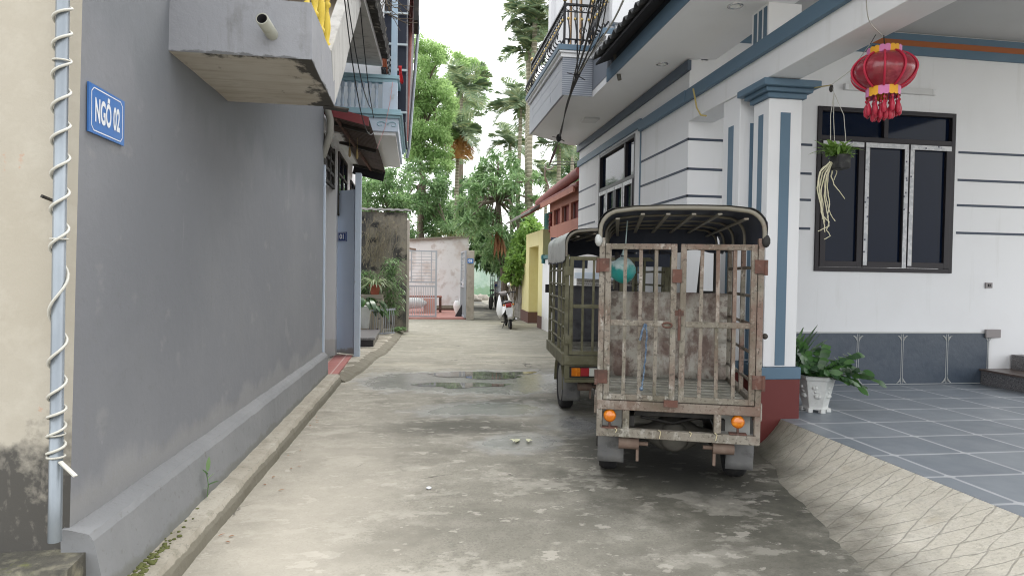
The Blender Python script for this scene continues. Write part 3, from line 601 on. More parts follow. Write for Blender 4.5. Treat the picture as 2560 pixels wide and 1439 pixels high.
# transom bars over the doorway
mb=MB()
for z in (3.05,3.25,3.45,3.65): mb.bar((-1.45,9.5,z),(-1.45,11.6,z),.04,.05)
for y in (9.6,10.3,11.0,11.55): mb.bar((-1.45,y,3.02),(-1.45,y,3.72),.05,.05)
mb.build('door_frame',M['darksteel'],hB)
# balcony
BX,BY0,BY1=-.3,11.0,14.4
mb=MB(); mb.box(-1.4,BX-.07,BY0+.08,BY1,3.9,3.96); mb.box(-1.4,BX-.03,BY0+.04,BY1,3.96,4.18,1)
b=mb.build('balcony_slab',[M['white'],M['paleblue']],hB,bevel=.004)
mb=MB(); 
for (o,z0,z1) in ((.0,4.18,4.22),(.04,4.222,4.26),(.015,4.262,4.32)): mb.box(-1.4,BX+o,BY0-o,BY1,z0,z1)
mb.build('cornice',M['cyanblue'],hB,bevel=.004)
for cx,s_ in ((-.62,1),(-.42,-1),(-.85,-1)):   # curling relief on the front fascia
    mb=MB(); mb.tube([(cx+s_*.09*math.cos(t*.5)*(1-t/16),BY0+.035,4.07+.055*math.sin(t*.5)*(1-t/18)) for t in range(14)],[.012*(1-t/20) for t in range(14)],6); mb.build('scroll_relief',M['cyanblue'],b)
mb=MB(); mb.box(-1.38,BX-.02,BY0+.02,BY0+.2,4.84,4.9); mb.box(BX-.2,BX-.02,BY0+.2,BY1,4.84,4.9); mb.box(-1.38,BX-.05,BY0+.05,BY0+.18,4.78,4.838); mb.build('handrail',M['cyanblue'],hB,bevel=.004)
mb=MB(); mb.box(BX-.3,BX-.05,BY0+.03,BY0+.22,4.32,4.78); mb.build('corner_post',M['paleblue'],hB,bevel=.006)
pr=[(.035,0),(.035,.04),(.02,.05),(.03,.1),(.033,.14),(.02,.2),(.016,.25),(.03,.31),(.03,.33),(.02,.35),(.035,.38),(.035,.46)]
for k in range(7): mb=MB(); mb.lathe(pr,(BX-.4-.112*k,BY0+.12,4.32),10); mb.build('baluster',M['paleblue'],hB)
for k in range(12): mb=MB(); mb.lathe(pr,(BX-.12,BY0+.5+.25*k,4.32),8); mb.build('baluster',M['paleblue'],hB)
mb=MB(); mb.box(BX-.16,BX-.06,BY0+.06,BY0+.15,4.9,8.2); mb.build('corner_column',mat('sky_blue_post',(.36,.47,.57),[((.5,.55,.6),4,.5,.7,.5)],.6),hB)
mb=MB(); mb.box(-1.4,-.62,BY0+.62,BY0+.7,4.3,6.4); mb.build('balcony_back_wall',M['white'],hB)
mb=MB(); mb.box(-.62,BX+.08,BY0+.75,BY0+.8,4.3,8.3); mb.box(BX+.02,BX+.07,BY0+.8,BY1,4.3,8.3); mb.build('dark_screen',mat('dark_blue_screen',(.012,.016,.03),[((.03,.035,.05),3,.5,.7,.5)],.7),hB)
mb=MB(); 
for z in (4.45,5.2,5.65,6.2): mb.bar((-1.2,BY0+.7,z),(BX+.1,BY0+.7,z),.035,.035)
mb.build('screen_rail',mat('pale_rail',(.45,.5,.52),[],.5),hB)
mb=MB(); mb.tube([at(1015,353,14.3),at(1030,-40,14.3)],.045,8); mb.build('red_pole',mat('red_oxide_pole',(.27,.09,.075),[((.4,.25,.22),5,.5,.7,.5)],.7),hB)
mb=MB(); mb.tube([at(1017,395,14.4),at(1022,372,14.4),at(1046,70,14.4),at(1043,30,14.4),at(1043,-40,14.4)],.035,8); mb.build('grey_downpipe',M['galv'],hB)
mb=MB(); p=[at(1019,352,14.45),at(1036,-40,14.45)]; mb.bar(p[0],p[1],.1,.02); mb.build('pale_strip',M['white'],hB)
mb=MB(); p=at(1040,50,13.8); mb.box(p.x-.05,p.x+.06,p.y-.3,p.y+.5,p.z-.12,p.z+1.2); mb.build('dark_gutter',M['darksteel'],hB)
mb=MB()  # dry twigs on the roof edge
for k in range(40):
    p=at(958+R_.random()*20,R_.random()*60-20,10.5); q=p+V((R_.uniform(-.1,.45),R_.uniform(-.3,.3),R_.uniform(-.25,.35))); r_=p.lerp(q,.5)+V((0,0,R_.uniform(-.08,.08))); mb.tube([p,r_,q],.006,4)
tag(mb.build('twigs',M['bark']),'tangle of dry bare twigs hanging from the mossy roof edge','twigs',kind='stuff')
# laundry on the balcony
def cloth(name,label,px0,px1,py0,py1,Y,m,amp=.03):
    a=at(px0,py0,Y); b_=at(px1,py0,Y); h=a.z-at(px0,py1,Y).z; mb=MB(); secs=[]
    for i in range(13):
        t=i/12; q=[]
        for j in range(7):
            s_=j/6; p=a.lerp(b_,t); q.append((p.x+.03*math.sin(s_*3+t*5)*s_,p.y+amp*math.sin(t*17)*(.4+s_),p.z-h*s_*(1-.1*math.sin(t*6))))
        secs.append(q)
    mb.loft(secs,sm=True); o=mb.build(name,m,fixn=False); s=o.modifiers.new('thick','SOLIDIFY'); s.thickness=.006
    return tag(o,label,'laundry','washing on the pale balcony')
def checks(c,col):
    N,L=c['N'],c['L']; k=N.new('ShaderNodeTexChecker'); k.inputs['Scale'].default_value=22; L.new(c['co'],k.inputs[0]); k.inputs[1].default_value=(.02,.02,.025,1); k.inputs[2].default_value=(.55,.55,.55,1); 
    return c['over'](col,c['mul'](c['noi'](1.0),9),k.outputs[0])
cloth('orange_shirt','orange shirt drying behind the pale balcony rail',955,966,138,180,11.45,mat('orange_cloth',(.45,.15,.08),[],.9))
cloth('checked_shirt','black and white checked shirt drying on the pale balcony',968,982,135,206,11.35,mat('checked_cloth',(.05,.05,.05),[],.9,extra=checks))
cloth('checked_trousers','checked dark cloth hung low on the pale balcony rail',953,966,168,205,11.3,mat('checked_cloth_dark',(.03,.03,.035),[((.3,.3,.3),40,.55,.62,.7)],.9))
cloth('red_cloth','red cloth drying beside the sky blue post of the pale balcony',997,1004,165,205,11.25,mat('red_cloth',(.5,.03,.035),[((.7,.5,.5),6,.6,.7,.6)],.9))
mb=MB(); p=[at(982,205,10.95),at(974,260,10.9),at(962,320,10.9),at(942,372,10.95)]; mb.tube(p,.006,5); mb.build('pink_cord',mat('pink_cord',(.6,.35,.36),[],.7),hB)
# awning
aw=T('corrugated_awning','brown corrugated sheet awning with red fascia over the blue house door','awning',(-1.35,9.5,3.8))
mb=MB(); secs=[]; ny=168
def zaw(x): return 3.93-(x+1.36)*.22
for i in range(ny+1):
    Y=9.5+4.9*i/ny; o=.013 if i%4 in(1,2) else -.013
    secs.append([(x,Y,zaw(x)+o) for x in (-1.38,-.71+.006*(i%4))])
mb.loft(secs); o=mb.build('sheet',M['awning'],aw,fixn=False); s=o.modifiers.new('thick','SOLIDIFY'); s.thickness=.003
mb=MB(); mb.prism([(-1.33,zaw(-1.33)+.03),(-.7,zaw(-.7)+.03),(-.7,zaw(-.7)-.1),(-1.33,zaw(-1.33)-.1)],'y',9.46,9.475); mb.build('fascia',M['awningred'],aw)
for Y in (10.2,11.8,14.2):
    mb=MB(); mb.bar((-1.38,Y,zaw(-1.38)-.045),(-.74,Y,zaw(-.74)-.045),.05,.05); mb.build('rafter',M['darksteel'],aw)
mb=MB(); mb.bar((-1.2,9.6,zaw(-1.2)-.05),(-1.0,14.3,zaw(-1.0)-.05),.04,.04); mb.build('purlin',M['rust'],aw)
mb=MB(); mb.bar((-1.38,14.35,zaw(-1.38)-.12),(-.72,14.35,zaw(-.72)-.12),.03,.2); mb.build('end_board',M['dark'],aw)
for x in (-1.12,-1.0):
    mb=MB(); z=zaw(x)-.03; mb.tube([(x,11,z),(x,11,z-.2)],.004,4); mb.lathe([(.012,0),(.022,.03),(.02,.1),(.008,.16)],(x,11,z-.35),8); mb.build('corn_cob',mat('dried_husk',(.4,.3,.14),[],.8),aw)
# ------------------------------------------------------------------ left: things against the mouldy wall
mw=T('mouldy_wall','black stained concrete wall end beside the potted plants','wall',(-.24,17.3,0))
mb=MB(); mb.box(-7,-.25,17.3,17.5,0,3.17); mb.build('wall_panel',M['darkwall'],mw)
mb=MB(); mb.box(-.249,-.185,17.28,17.52,0,2.98); mb.build('end_strip',mat('pale_render_strip',(.42,.38,.33),[((.25,.22,.18),(6,6,1),.5,.7,.6)],.9),mw)
mb=MB(); mb.loft([[(-7+6.85*i/120,17.2,3.19+.018*(i%4 in(1,2))),(-7+6.85*i/120,17.8,3.3+.018*(i%4 in(1,2)))] for i in range(121)]); o=mb.build('roof_sheet',M['darksteel'],mw,fixn=False)
s=o.modifiers.new('thick','SOLIDIFY'); s.thickness=.012
gs=T('granite_bench','low polished granite slab on a dark plinth at the pavement edge','bench',(-1.07,13.1,.09))
mb=MB(); mb.box(-1.36,-.80,13.02,14.9,.23,.275); mb.build('slab',M['granite'],gs,bevel=.005)
mb=MB(); mb.box(-1.36,-.83,13.06,14.86,.09,.229); mb.build('plinth',mat('black_granite',(.02,.018,.022),[],.25),gs)
st=T('plant_stand','concrete block plant stand carrying the terracotta pot','stand',(-1.15,15.9,.09))
mb=MB(); mb.box(-1.75,-.80,15.85,16.35,.93,1.03); mb.build('top_slab',M['postconc'],st,bevel=.01)
mb=MB(); mb.box(-1.02,-.79,15.9,16.25,.09,.929); mb.box(-1.75,-1.021,16.0,16.25,.09,.929)
for z in (.2,.45,.58,.75,.86): mb.tube([(-.93+.05*((z*100)%2),15.893,z),(-.93+.05*((z*100)%2),15.9,z)],.022,8,m=1)
mb.build('block_pillar',[mat('pale_block',(.5,.45,.38),[((.3,.26,.2),4,.5,.7,.6)],.9),M['dark']],st)
mb=MB(); mb.tube([(-1.2+.15*math.sin(t*.25),15.86,.9-.04*t) for t in range(18)],.014,6); mb.build('yellow_hose',mat('yellow_hose',(.5,.34,.06),[],.5),st)
def pot(mb,c,r0,r1,h,n=20,m=0):
    mb.lathe([(r0,0),(r1*.97,h*.86),(r1*1.08,h*.87),(r1*1.1,h),(r1*.95,h),(r1*.9,h*.8),(.01,h*.8)],c,n,m)
tp=T('potted_spider_plant','terracotta pot of striped spider plant on the concrete stand','potted plant',(-1.0,16.05,1.031))
mb=MB(); pot(mb,(-1.0,16.05,1.031),.1,.135,.25); mb.build('pot',M['terracotta_pot'],tp)
mb=MB()
for k in range(120):
    t=R_.random()*6.283; e=R_.uniform(.3,1.4); blade(mb,(-1.0+.06*math.cos(t),16.05+.06*math.sin(t),1.26),(math.cos(t),math.sin(t),e),R_.uniform(.35,.7),.03,droop=1.3,n=6)
mb.build('foliage',M['lf_spider'],tp,fixn=False)
wp=T('white_planter','white planter of big drooping leaves behind the blue door','potted plant',(-1.2,15.1,.09))
mb=MB(); mb.lathe([(.13,0),(.2,.5),(.22,.52),(.18,.52),(.01,.48)],(-1.17,15.2,.28),4,sm=False); mb.build('pot',M['potwhite'],wp,bevel=.01)
mb=MB()
for k in range(46):
    t=R_.random()*6.283; p=V((-1.17+.1*math.cos(t),15.2+.1*math.sin(t),.78)); h=R_.uniform(-.1,.22); q=p+V((math.cos(t)*.2,math.sin(t)*.2,h)); mb.tube([p,q],.006,4,cap=False); blade(mb,q,(math.cos(t),math.sin(t),-.2),R_.uniform(.22,.4),R_.uniform(.1,.16),droop=1.3)
mb.build('foliage',M['lf_zz'],wp,fixn=False)
bb=MB()
for k in range(900):
    p=V((-.62+R_.gauss(0,.13),16.5+R_.gauss(0,.12),R_.uniform(.55,1.95))); t=R_.random()*6.283; blade(bb,p,(math.cos(t),math.sin(t),R_.uniform(-.6,.5)),R_.uniform(.12,.24),.025,droop=.8,n=3)
for k in range(700):
    p=V((-1.3+R_.gauss(0,.25),16.6+R_.gauss(0,.12),R_.uniform(.9,1.6))); t=R_.random()*6.283; blade(bb,p,(math.cos(t),math.sin(t),R_.uniform(-.4,.7)),R_.uniform(.15,.3),.03,droop=.8,n=3)
tag(bb.build('bamboo_shrub',M['lf_mid'],fixn=False),'feathery bamboo like shrub growing against the black stained wall','shrub')
vn=MB()
for k in range(34):
    x=-1.15+R_.gauss(0,.22); z0=R_.uniform(1.6,2.2); z1=R_.uniform(2.2,3.05); x1=x+R_.uniform(-.2,.3)
    vn.tube([(x+(x1-x)*t/6+.03*math.sin(t*2+k),17.24-.03*R_.random(),z0+(z1-z0)*t/6) for t in range(7)],.006,4)
for k in range(260):
    p=V((-1.0+R_.gauss(0,.3),17.22,R_.uniform(1.7,3.05))); t=R_.random()*6.28; blade(vn,p,(math.cos(t),-.3,math.sin(t)-.3),.07,.03,n=2)
tag(vn.build('dry_vine',mat('dry_vine',(.26,.23,.16),[],.9),fixn=False),'dry grey vine clinging to the black stained wall','vine')
rl=T('garden_railing','low grey metal railing with bowed bars before the plant stand','railing',(-.85,15.3,.1))
y0=15.3; mb=MB(); mb.bar((-1.15,y0,.68),(-.5,y0+.55,.69),.03,.045); mb.build('top_rail',M['greygate'],rl)
mb=MB(); mb.bar((-1.15,y0,.12),(-.5,y0+.55,.12),.03,.035); mb.build('bottom_rail',M['greygate'],rl)
for k in range(13):
    t=(k+.3)/13; p=V((-1.15+.65*t,y0+.55*t,.13)); mb=MB(); mb.tube([p+V((.03*math.sin(u/5*3.14)*(1 if k%2 else .6),-.05*math.sin(u/5*3.14),.55*u/5)) for u in range(6)],.009,6); mb.build('bar',M['greygate'],rl)
wk=MB()
for k in range(60):
    t=R_.random()*6.28; blade(wk,(-.42+R_.gauss(0,.07),16.6+R_.gauss(0,.12),.1),(math.cos(t),math.sin(t),.8),R_.uniform(.12,.3),.05,droop=1.0,n=3)
tag(wk.build('weed_clump',M['lf_mid'],fixn=False),'clump of green weeds at the foot of the black stained wall','plant')
# ------------------------------------------------------------------ far end of the alley
mb=MB(); mb.box(-3,1.72,21.95,28,-.02,.05); mb.build('yard_floor',M['redtile2'],kind='structure')
sh=T('rendered_shed','pinkish rendered shed with a sloping top at the end of the alley','shed',(1,28,0))
L0,L1=at(1172,593,28),at(1018,601,28); k=(L0.z-L1.z)/(L0.x-L1.x)
mb=MB(); mb.prism([(-4,0.05),(L0.x,.05),(L0.x,L0.z),(-4,L0.z+k*(-4-L0.x))],'y',28,28.2); mb.box(L0.x-.2,L0.x,28.2,33,.05,L0.z-.05); mb.build('wall',M['pinkwall'],sh)
mb=MB(); mb.prism([(-4,L0.z+k*(-4-L0.x)),(L0.x+.12,L0.z+.01),(L0.x+.12,L0.z+.08),(-4,L0.z+k*(-4-L0.x)+.08)],'y',27.85,33); mb.build('roof_sheet',mat('shed_roof',(.2,.17,.14),[],.8),sh)
mb=MB(); p=at(1018,622,24); q=at(1040,624,24); mb.prism([(-1.5,p.z+.15),(q.x,q.z),(q.x,q.z+.04),(-1.5,p.z+.22)],'y',24,24.8); mb.build('lean_to_sheet',mat('rusty_sheet',(.22,.16,.12),[],.8),sh)
def gate(name,label,A,B,z0,z1):
    A=V(A);B=V(B); g=T(name,label,'gate',A); Lg=(B-A).length; P=lambda u,z: A.lerp(B,u)+V((0,0,z))
    mb=MB()
    for u in (0,1): mb.bar(P(u,z0),P(u,z1),.06,.06)
    for z in (z0+.03,z0+1.06,z0+1.2,z1-.03): mb.bar(P(0,z),P(1,z),.05,.05)
    for u in (.13,.83): mb.bar(P(u,z0+1.2),P(u,z1),.035,.035)
    mb.build('frame',M['greygate'],g)
    for k in range(15): mb=MB(); mb.bar(P((k+1)/16,z0),P((k+1)/16,z0+1.06),.018,.018); mb.build('bar',M['greygate'],g)
    for k in range(9): mb=MB(); mb.bar(P(.13 if k%3 else 0,z0+1.3+k*.11),P(.83 if k%3 else 1,z0+1.3+k*.11),.014,.018); mb.build('bar',M['greygate'],g)
    mb=MB(); mb.bar(P(.48,z0+1.2),P(.48,z1),.014,.014); mb.build('bar',M['greygate'],g)
    return g
a=at(1018,795,22.2);b_=at(1089,795,22.2)
gate('barred_gate','open grey barred gate leaf facing the alley, left of the pink yard',(a.x,22.2,0),(b_.x,22.2,0),.06,at(1089,626,22.2).z)
gate('barred_gate','grey barred gate leaf seen edge on against the concrete post 05',(1.66,21.85,0),(1.62,23.2,0),.06,at(1168,626,21.85).z)
gp=T('gate_post','weathered concrete gate post with a blue number 05 plate','post',(1.8,21.7,0))
a=at(1166,800,21.7);b_=at(1184,800,21.7); mb=MB(); mb.box(a.x,b_.x,21.7,22.0,0,at(1170,626,21.7).z); mb.build('post',M['postconc'],gp,bevel=.015)
q=at(1176,652,21.69); mb=MB(); mb.box(q.x-.1,q.x+.1,21.675,21.69,q.z-.08,q.z+.08); mb.build('number_plate',M['signblue'],gp)
text_mb('05',.085,(q.x,21.673,q.z),(1,0,0),(0,0,1),bold=.03,sx=1.1).build('number',M['signwhite'],gp,fixn=False)
a=at(1160,795,22.8); mb=MB(); mb.prism([(a.x-.02,.05),(a.x-.02,at(1160,752,22.8).z),(at(1137,795,22.8).x,.05)],'y',22.7,22.78); tag(mb.build('black_board',M['flap'] if 0 else mat('black_board',(.03,.03,.035),[],.6)),'black triangular board leaning on the edge on gate leaf','board')
def sack(c,s,name,label,cat,m):
    mb=MB(); mb.sphere(c,1,14,9,sx=s[0],sy=s[1],sz=s[2]); mb.v=[tuple(jit(p,.06,4)) for p in mb.v]; tag(mb.build(name,m),label,cat)
q=at(1143,775,24); sack((q.x,24,.28),(.14,.14,.26),'white_sack','upright white sack beside the black board','sack',M['white'])
q=at(1040,765,24.5); sack((q.x-.1,24.5,.42),(.5,.25,.2),'cement_sack','pale sack lying behind the bars of the open gate','sack',mat('grey_sack',(.5,.5,.5),[((.3,.3,.3),5,.5,.7,.6)],.9))
tb=T('low_table','low red brown table behind the open barred gate','table',(.35,25,0)); 
mb=MB(); mb.box(-.6,1.0,25,25.6,.62,.68); mb.build('top',mat('red_brown_wood',(.28,.13,.1),[],.7),tb)
for x in (-.55,.95): 
    for y in (25.05,25.55): mb=MB(); mb.box(x-.04,x+.04,y-.04,y+.04,.05,.62); mb.build('leg',M['rust'],tb)
mb=MB(); mb.box(.3,.75,24.6,24.9,.05,.6); mb.build('stool',mat('salmon_stool',(.5,.27,.22),[],.7)); tag(bpy.data.objects['stool'],'salmon pink box stool in front of the low table','stool')
for k in range(5):
    q0=at(1088+k*3,775,26.5+.2*k); mb=MB(); mb.tube([(q0.x,26.5+.2*k,.12+.05*(k%2)),(q0.x+1.2,26.6+.22*k,.12+.05*(k%2))],.07-.006*k,8); tag(mb.build('log',M['bark']),'round timber log lying at the foot of the pink shed wall','log','logs below the shed wall')
mb=MB(); mb.tube([at(1159,700,24),at(1147,770,24.2)],.03,6); tag(mb.build('pole',M['white']),'pale pole leaning in the yard next to the edge on gate','pole')
mb=MB(); mb.box(1.85,3.6,21.7,40,-.03,.006); mb.build('path',mat('shaded_path',(.13,.125,.11),[((.3,.28,.23),(1,.5,1),.5,.6,.8)],.9,(12,.4,.01),world=True),kind='structure')  # strip darkened in the colour for shade lying on the path
# ------------------------------------------------------------------ right: white house with blue trim
XS,YW=3.22,7.35
hC=T('white_house','white house with blue trim, tiled porch, downlit soffit and wrought iron balcony','house',(XS,YW,0))
GZ=(3.25,2.895,2.57,2.215)
mb=MB()
# side wall along the alley with a window hole; front wall of the room facing the porch
mb.box(XS,3.45,YW,9.2,0,4.2); mb.box(XS,3.45,11.1,12.6,0,4.2); mb.box(XS,3.45,9.2,11.1,3.72,4.2); mb.box(XS,3.45,9.2,11.1,0,1.62)
mb.box(3.45,10,12.4,12.6,0,4.2)
WX0,WX1,WZ0,WZ1=4.905,6.835,1.69,3.735
mb.box(3.45,WX0,YW,YW+.2,0,4.75); mb.box(WX1,10,YW,YW+.2,0,4.75); mb.box(WX0,WX1,YW,YW+.2,0,WZ0); mb.box(WX0,WX1,YW,YW+.2,WZ1,4.75)
for z in GZ:
    for (y0,y1) in ((YW-.0035,8.98),(11.32,12.6)): mb.box(XS-.0035,XS+.01,y0,y1,z-.015,z+.015,1)
    mb.box(XS-.0035,WX0-.06,YW-.0035,YW+.01,z-.015,z+.015,1)
    mb.box(WX1+.06,9.9,YW-.0035,YW+.01,z-.015,z+.015,1)
mb.build('wall',[M['white'],M['darkblue']],hC)
mb=MB(); mb.box(XS-.012,XS,9.0,12.6,.3,1.52); mb.build('brick_cladding',mat('grey_brick_cladding',(.17,.165,.16),[],.9,(20,.4,.01),extra=lambda c,col:bricks(c,col,.14,.05,(.2,.19,.18),(.12,.115,.11),(.45,.45,.44),.5,'yz',.008)),hC)
mb=MB(); mb.box(XS-.06,XS+.0,9.0,12.6,1.52,1.64); mb.build('window_ledge',M['paleblue'],hC,bevel=.006)
# raised surround of the side window, darker stripe mouldings
mb=MB()
mb.box(XS-.02,XS,11.12,11.3,1.64,3.74); mb.box(XS-.02,XS,9.03,9.2,1.64,3.74); mb.build('window_surround',M['white'],hC,bevel=.004)
mb=MB(); mb.box(XS-.008,XS,11.3,11.34,1.64,3.74); mb.box(XS-.008,XS,8.99,9.03,1.64,3.74); mb.build('surround_stripe',M['blue'],hC)
mb=MB(); mb.box(XS-.035,XS,8.98,12.65,3.76,3.88); mb.box(XS-.05,XS,8.985,YW-.0,3.70,3.83) if 0 else None
mb.box(XS-.06,XS,YW,8.98,3.69,3.83); mb.build('frieze_band',M['blue'],hC,bevel=.004)
mb=MB(); mb.box(XS-.05,XS,YW-.05,12.65,4.06,4.18); mb.build('upper_band',mat('slate_trim',(.075,.1,.135),[],.55),hC,bevel=.004)
def window(name,P,w,h,trans,sash,film,dep,single):
    """P(u,v,d) maps window coordinates into the scene, d is depth out of the wall"""
    def bx(mb,u0,u1,v0,v1,d0,d1,m=0):
        q=[P(u,v,d) for d in (d0,d1) for u,v in ((u0,v0),(u1,v0),(u1,v1),(u0,v1))]
        mb.add(q,[(0,3,2,1),(4,5,6,7),(0,1,5,4),(1,2,6,5),(2,3,7,6),(3,0,4,7)],m)
    wn=MB(); f=.055
    bx(wn,0,f,0,h,-.06,.02);bx(wn,w-f,w,0,h,-.06,.02);bx(wn,f,w-f,0,f,-.06,.02);bx(wn,f,w-f,h-f,h,-.06,.02);bx(wn,f,w-f,trans,trans+.06,-.06,.018)
    bx(wn,single-.03,single+.03,trans+.06,h-f,-.06,.016)
    o=wn.build(name,M['alu_frame'],hC,bevel=.003)
    gl=MB(); bx(gl,f,single-.03,trans+.06,h-f,-.05,-.035); gl.build('pane',M['glass_dark'],o)
    gl=MB(); bx(gl,single+.03,w-f,trans+.06,h-f,-.05,-.035); gl.build('pane',M['glass_dark'],o)
    for i in range(len(sash)-1):
        a,b=sash[i]+.004,sash[i+1]-.004; s=MB(); t=.075
        bx(s,a,a+t,f+.002,trans-.002,-.03,.03);bx(s,b-t,b,f+.002,trans-.002,-.03,.03);bx(s,a+t,b-t,f+.002,f+t,-.03,.03);bx(s,a+t,b-t,trans-t,trans-.002,-.03,.03)
        so_=s.build('sash',M['alu_frame'],o,bevel=.003) if 0 else s.build('sash',M['alu_frame'],hC,bevel=.003)
        gl=MB(); bx(gl,a+t,b-t,f+t,trans-t,-.02,-.005); gl.build('pane',M['glass_dark'],so_)
        for e in film[i]:
            s=MB()
            if e=='t': bx(s,a+.01,b-.01,trans-t+.004,trans-.012,.031,.034)
            if e=='l': bx(s,a+.008,a+t-.012,f+.03,trans-t+.002,.031,.034)
            if e=='r': bx(s,b-t+.012,b-.008,f+.0,trans-t+.002,.031,.034)
            s.build('protective_film',M['film'],so_)
w_,h_=WX1-WX0,WZ1-WZ0
window('porch_window',lambda u,v,d:V((WX0+u,YW-d,WZ0+v)),w_,h_,1.63,(.055,.64,1.265,w_-.055),('t','ltr','tl'),0,.94)
window('alley_window',lambda u,v,d:V((XS-d,11.1-u,1.64+v)),1.9,2.08,1.42,(.055,.5,.95,1.4,1.845),('tr','tl','tr','tl'),0,1.4)
# porch wall base tiles
def slate(c,col): return col
mb=MB(); XJ=(3.23,3.95,4.66,5.53,6.155,6.8,7.405)
mb.box(3.23,7.41,YW-.018,YW-.001,HP,.915)
mb.build('base_tile',mat('slate_base_tile',(.058,.075,.1),[((.075,.09,.115),3,.45,.7,.7),((.04,.055,.08),9,.5,.7,.6)],.35,(14,.5,.01)),hC)
mb=MB()
for x in XJ:
    for o in (-.012,.012): mb.box(x+o-.003,x+o+.003,YW-.0205,YW-.019,HP+.01,.905)
    for z,s in ((HP+.03,1),(.885,-1)):
        for sx in (-1,1):
            for k in range(3): mb.tube([(x+sx*(.012+.014*t),YW-.0215,z+s*(.07-.02*k)*(1-t/4)**1.5) for t in range(5)],.0035,4)
mb.box(3.23,7.41,YW-.0215,YW-.001,.915,.93); mb.box(3.23,7.41,YW-.0205,YW-.019,HP+.012,HP+.02)
mb.build('tile_border',mat('tile_border_line',(.4,.41,.4),[],.4),hC)
mb=MB(); mb.box(7.34,7.56,YW-.05,YW-.022,.86,.97); mb.build('junction_box',M['tarnish'],hC,bevel=.006)
q=at(2470,713,YW); mb=MB(); mb.box(q.x-.05,q.x+.05,YW-.018,YW,q.z-.035,q.z+.035); mb.box(q.x-.02,q.x-.004,YW-.021,YW-.0181,q.z-.018,q.z+.018,1); mb.box(q.x+.006,q.x+.02,YW-.021,YW-.0181,q.z-.018,q.z+.018,1); mb.build('wall_socket',[M['tarnish'],M['dark']],hC,bevel=.003)
# ceiling, cornice stripes, beam
mb=MB(); mb.box(3.5,10,-2.5,YW,4.72,4.85); mb.build('porch_ceiling',mat('shade_grey_ceiling',(.5,.505,.51),[((.42,.42,.42),.8,.5,.8,.4)],.8),hC)  # grey carries the porch's shade in the colour
mb=MB(); mb.box(3.5,9.95,YW-.03,YW,4.44,4.70); mb.build('cornice_stripe',M['blue'],hC)
mb=MB(); mb.box(3.5,9.95,YW-.034,YW-.0305,4.545,4.615); mb.build('orange_stripe',mat('orange_stripe_paint',(.33,.1,.03),[],.6),hC)
mb=MB(); mb.box(XS,3.54,-2.5,YW-.002,3.46,3.83); mb.build('beam',M['white'],hC,bevel=.006)
mb=MB(); mb.box(XS-.05,XS-.001,-2.5,YW-.002,3.69,3.828); mb.build('beam_band',M['blue'],hC,bevel=.004)
mb=MB(); mb.box(XS+.2,3.5,-2.5,YW-.002,4.25,4.72); mb.build('drop_panel',M['white2'],hC)
# the soffit and eave
mb=MB(); mb.prism([(2.52,-2.5),(3.52,-2.5),(3.52,YW-.06),(XS+.1,YW-.05),(XS+.1,12.59),(3.0,12.62),(2.092,11.84),(2.092,9.16),(2.52,9.16)],'z',4.197,4.288); mb.build('soffit',M['white2'],hC)
for px,py in ((1655,160),(1838,15)):
    q=gz(px,py,4.198); d=MB(); d.lathe([(.075,0),(.075,-.008),(.055,-.012),(.05,-.003)],(q.x,q.y,4.2),20); d.lathe([(.048,0),(.03,-.004),(.001,-.005)],(q.x,q.y,4.192),20,m=1); d.build('downlight',[M['chrome'],mat('lamp_lens',(.85,.85,.82),[],.3)],hC)
q=gz(1475,298,4.198); mb=MB(); mb.box(q.x-.13,q.x+.13,q.y-.13,q.y+.13,4.16,4.199); mb.build('square_lamp',M['tube_lamp'],hC,bevel=.01)
mb=MB(); mb.box(2.5,2.519,-2.5,8.4,4.19,4.37); mb.build('eave_fascia',M['blue'],hC,bevel=.004)
mb=MB(); mb.box(2.53,2.62,-2.5,8.4,4.295,4.75); mb.build('eave_shade_board',mat('eave_shade_paint',(.02,.026,.038),[],.7),hC)  # near-black board standing in for the shade above the fascia
# dark barrel tiles of the porch roof
rt=MB(); secs=[]; XE2=2.27; 
for i in range(0,421):
    Y=-2.2+10.5*i/420; ph=(Y*5.2)%1; o=.045*math.sin(math.pi*min(ph/.62,1)) if ph<.62 else -.012*math.sin(math.pi*(ph-.62)/.38)
    secs.append([(XE2,Y,4.44+o),(3.1,Y,4.86+o),(4.2,Y,5.42+o)])
rt.loft(secs,sm=True); o=rt.build('roof_tile',M['darkroof'],hC,fixn=False); s=o.modifiers.new('thick','SOLIDIFY'); s.thickness=.022; s.offset=0
mb=MB(); mb.prism([(2.32,4.4),(2.62,4.54),(4.2,5.33),(4.2,5.3),(2.62,4.5),(2.32,4.37)],'y',-2.2,8.3); mb.build('roof_batten',M['dark'],hC)  # near-black underside paints the shade of the overhang
mb=MB(); p=at(1537,132,8.1); mb.tube([p,at(1549,200,8.05)],.028,8); mb.build('eave_pipe',M['axle'],hC)
mb=MB(); mb.tube([at(1500,100,8.6),at(1558,138,8.0)],.008,6); mb.build('steel_rod',M['wire'],hC)
# upper floor
mb=MB(); mb.box(2.62,9,8.42,12.6,4.3,8.6); mb.build('upper_wall',M['white'],hC)
for q_ in ((2.55,2.85,8.36,8.5),(2.55,2.7,12.4,12.66)): mb=MB(); mb.box(*q_,4.98,8.6); mb.build('corner_pilaster',M['white'],hC,bevel=.006)
mb=MB(); mb.box(2.6,2.62,9.6,10.9,4.9,7.2); mb.build('balcony_door',M['glass_dark'],hC)
mb=MB(); 
for y in (9.55,10.25,10.95): mb.box(2.585,2.615,y-.04,y+.04,4.9,7.25)
mb.build('door_frame',mat('ochre_door_frame',(.45,.27,.12),[],.5),hC)
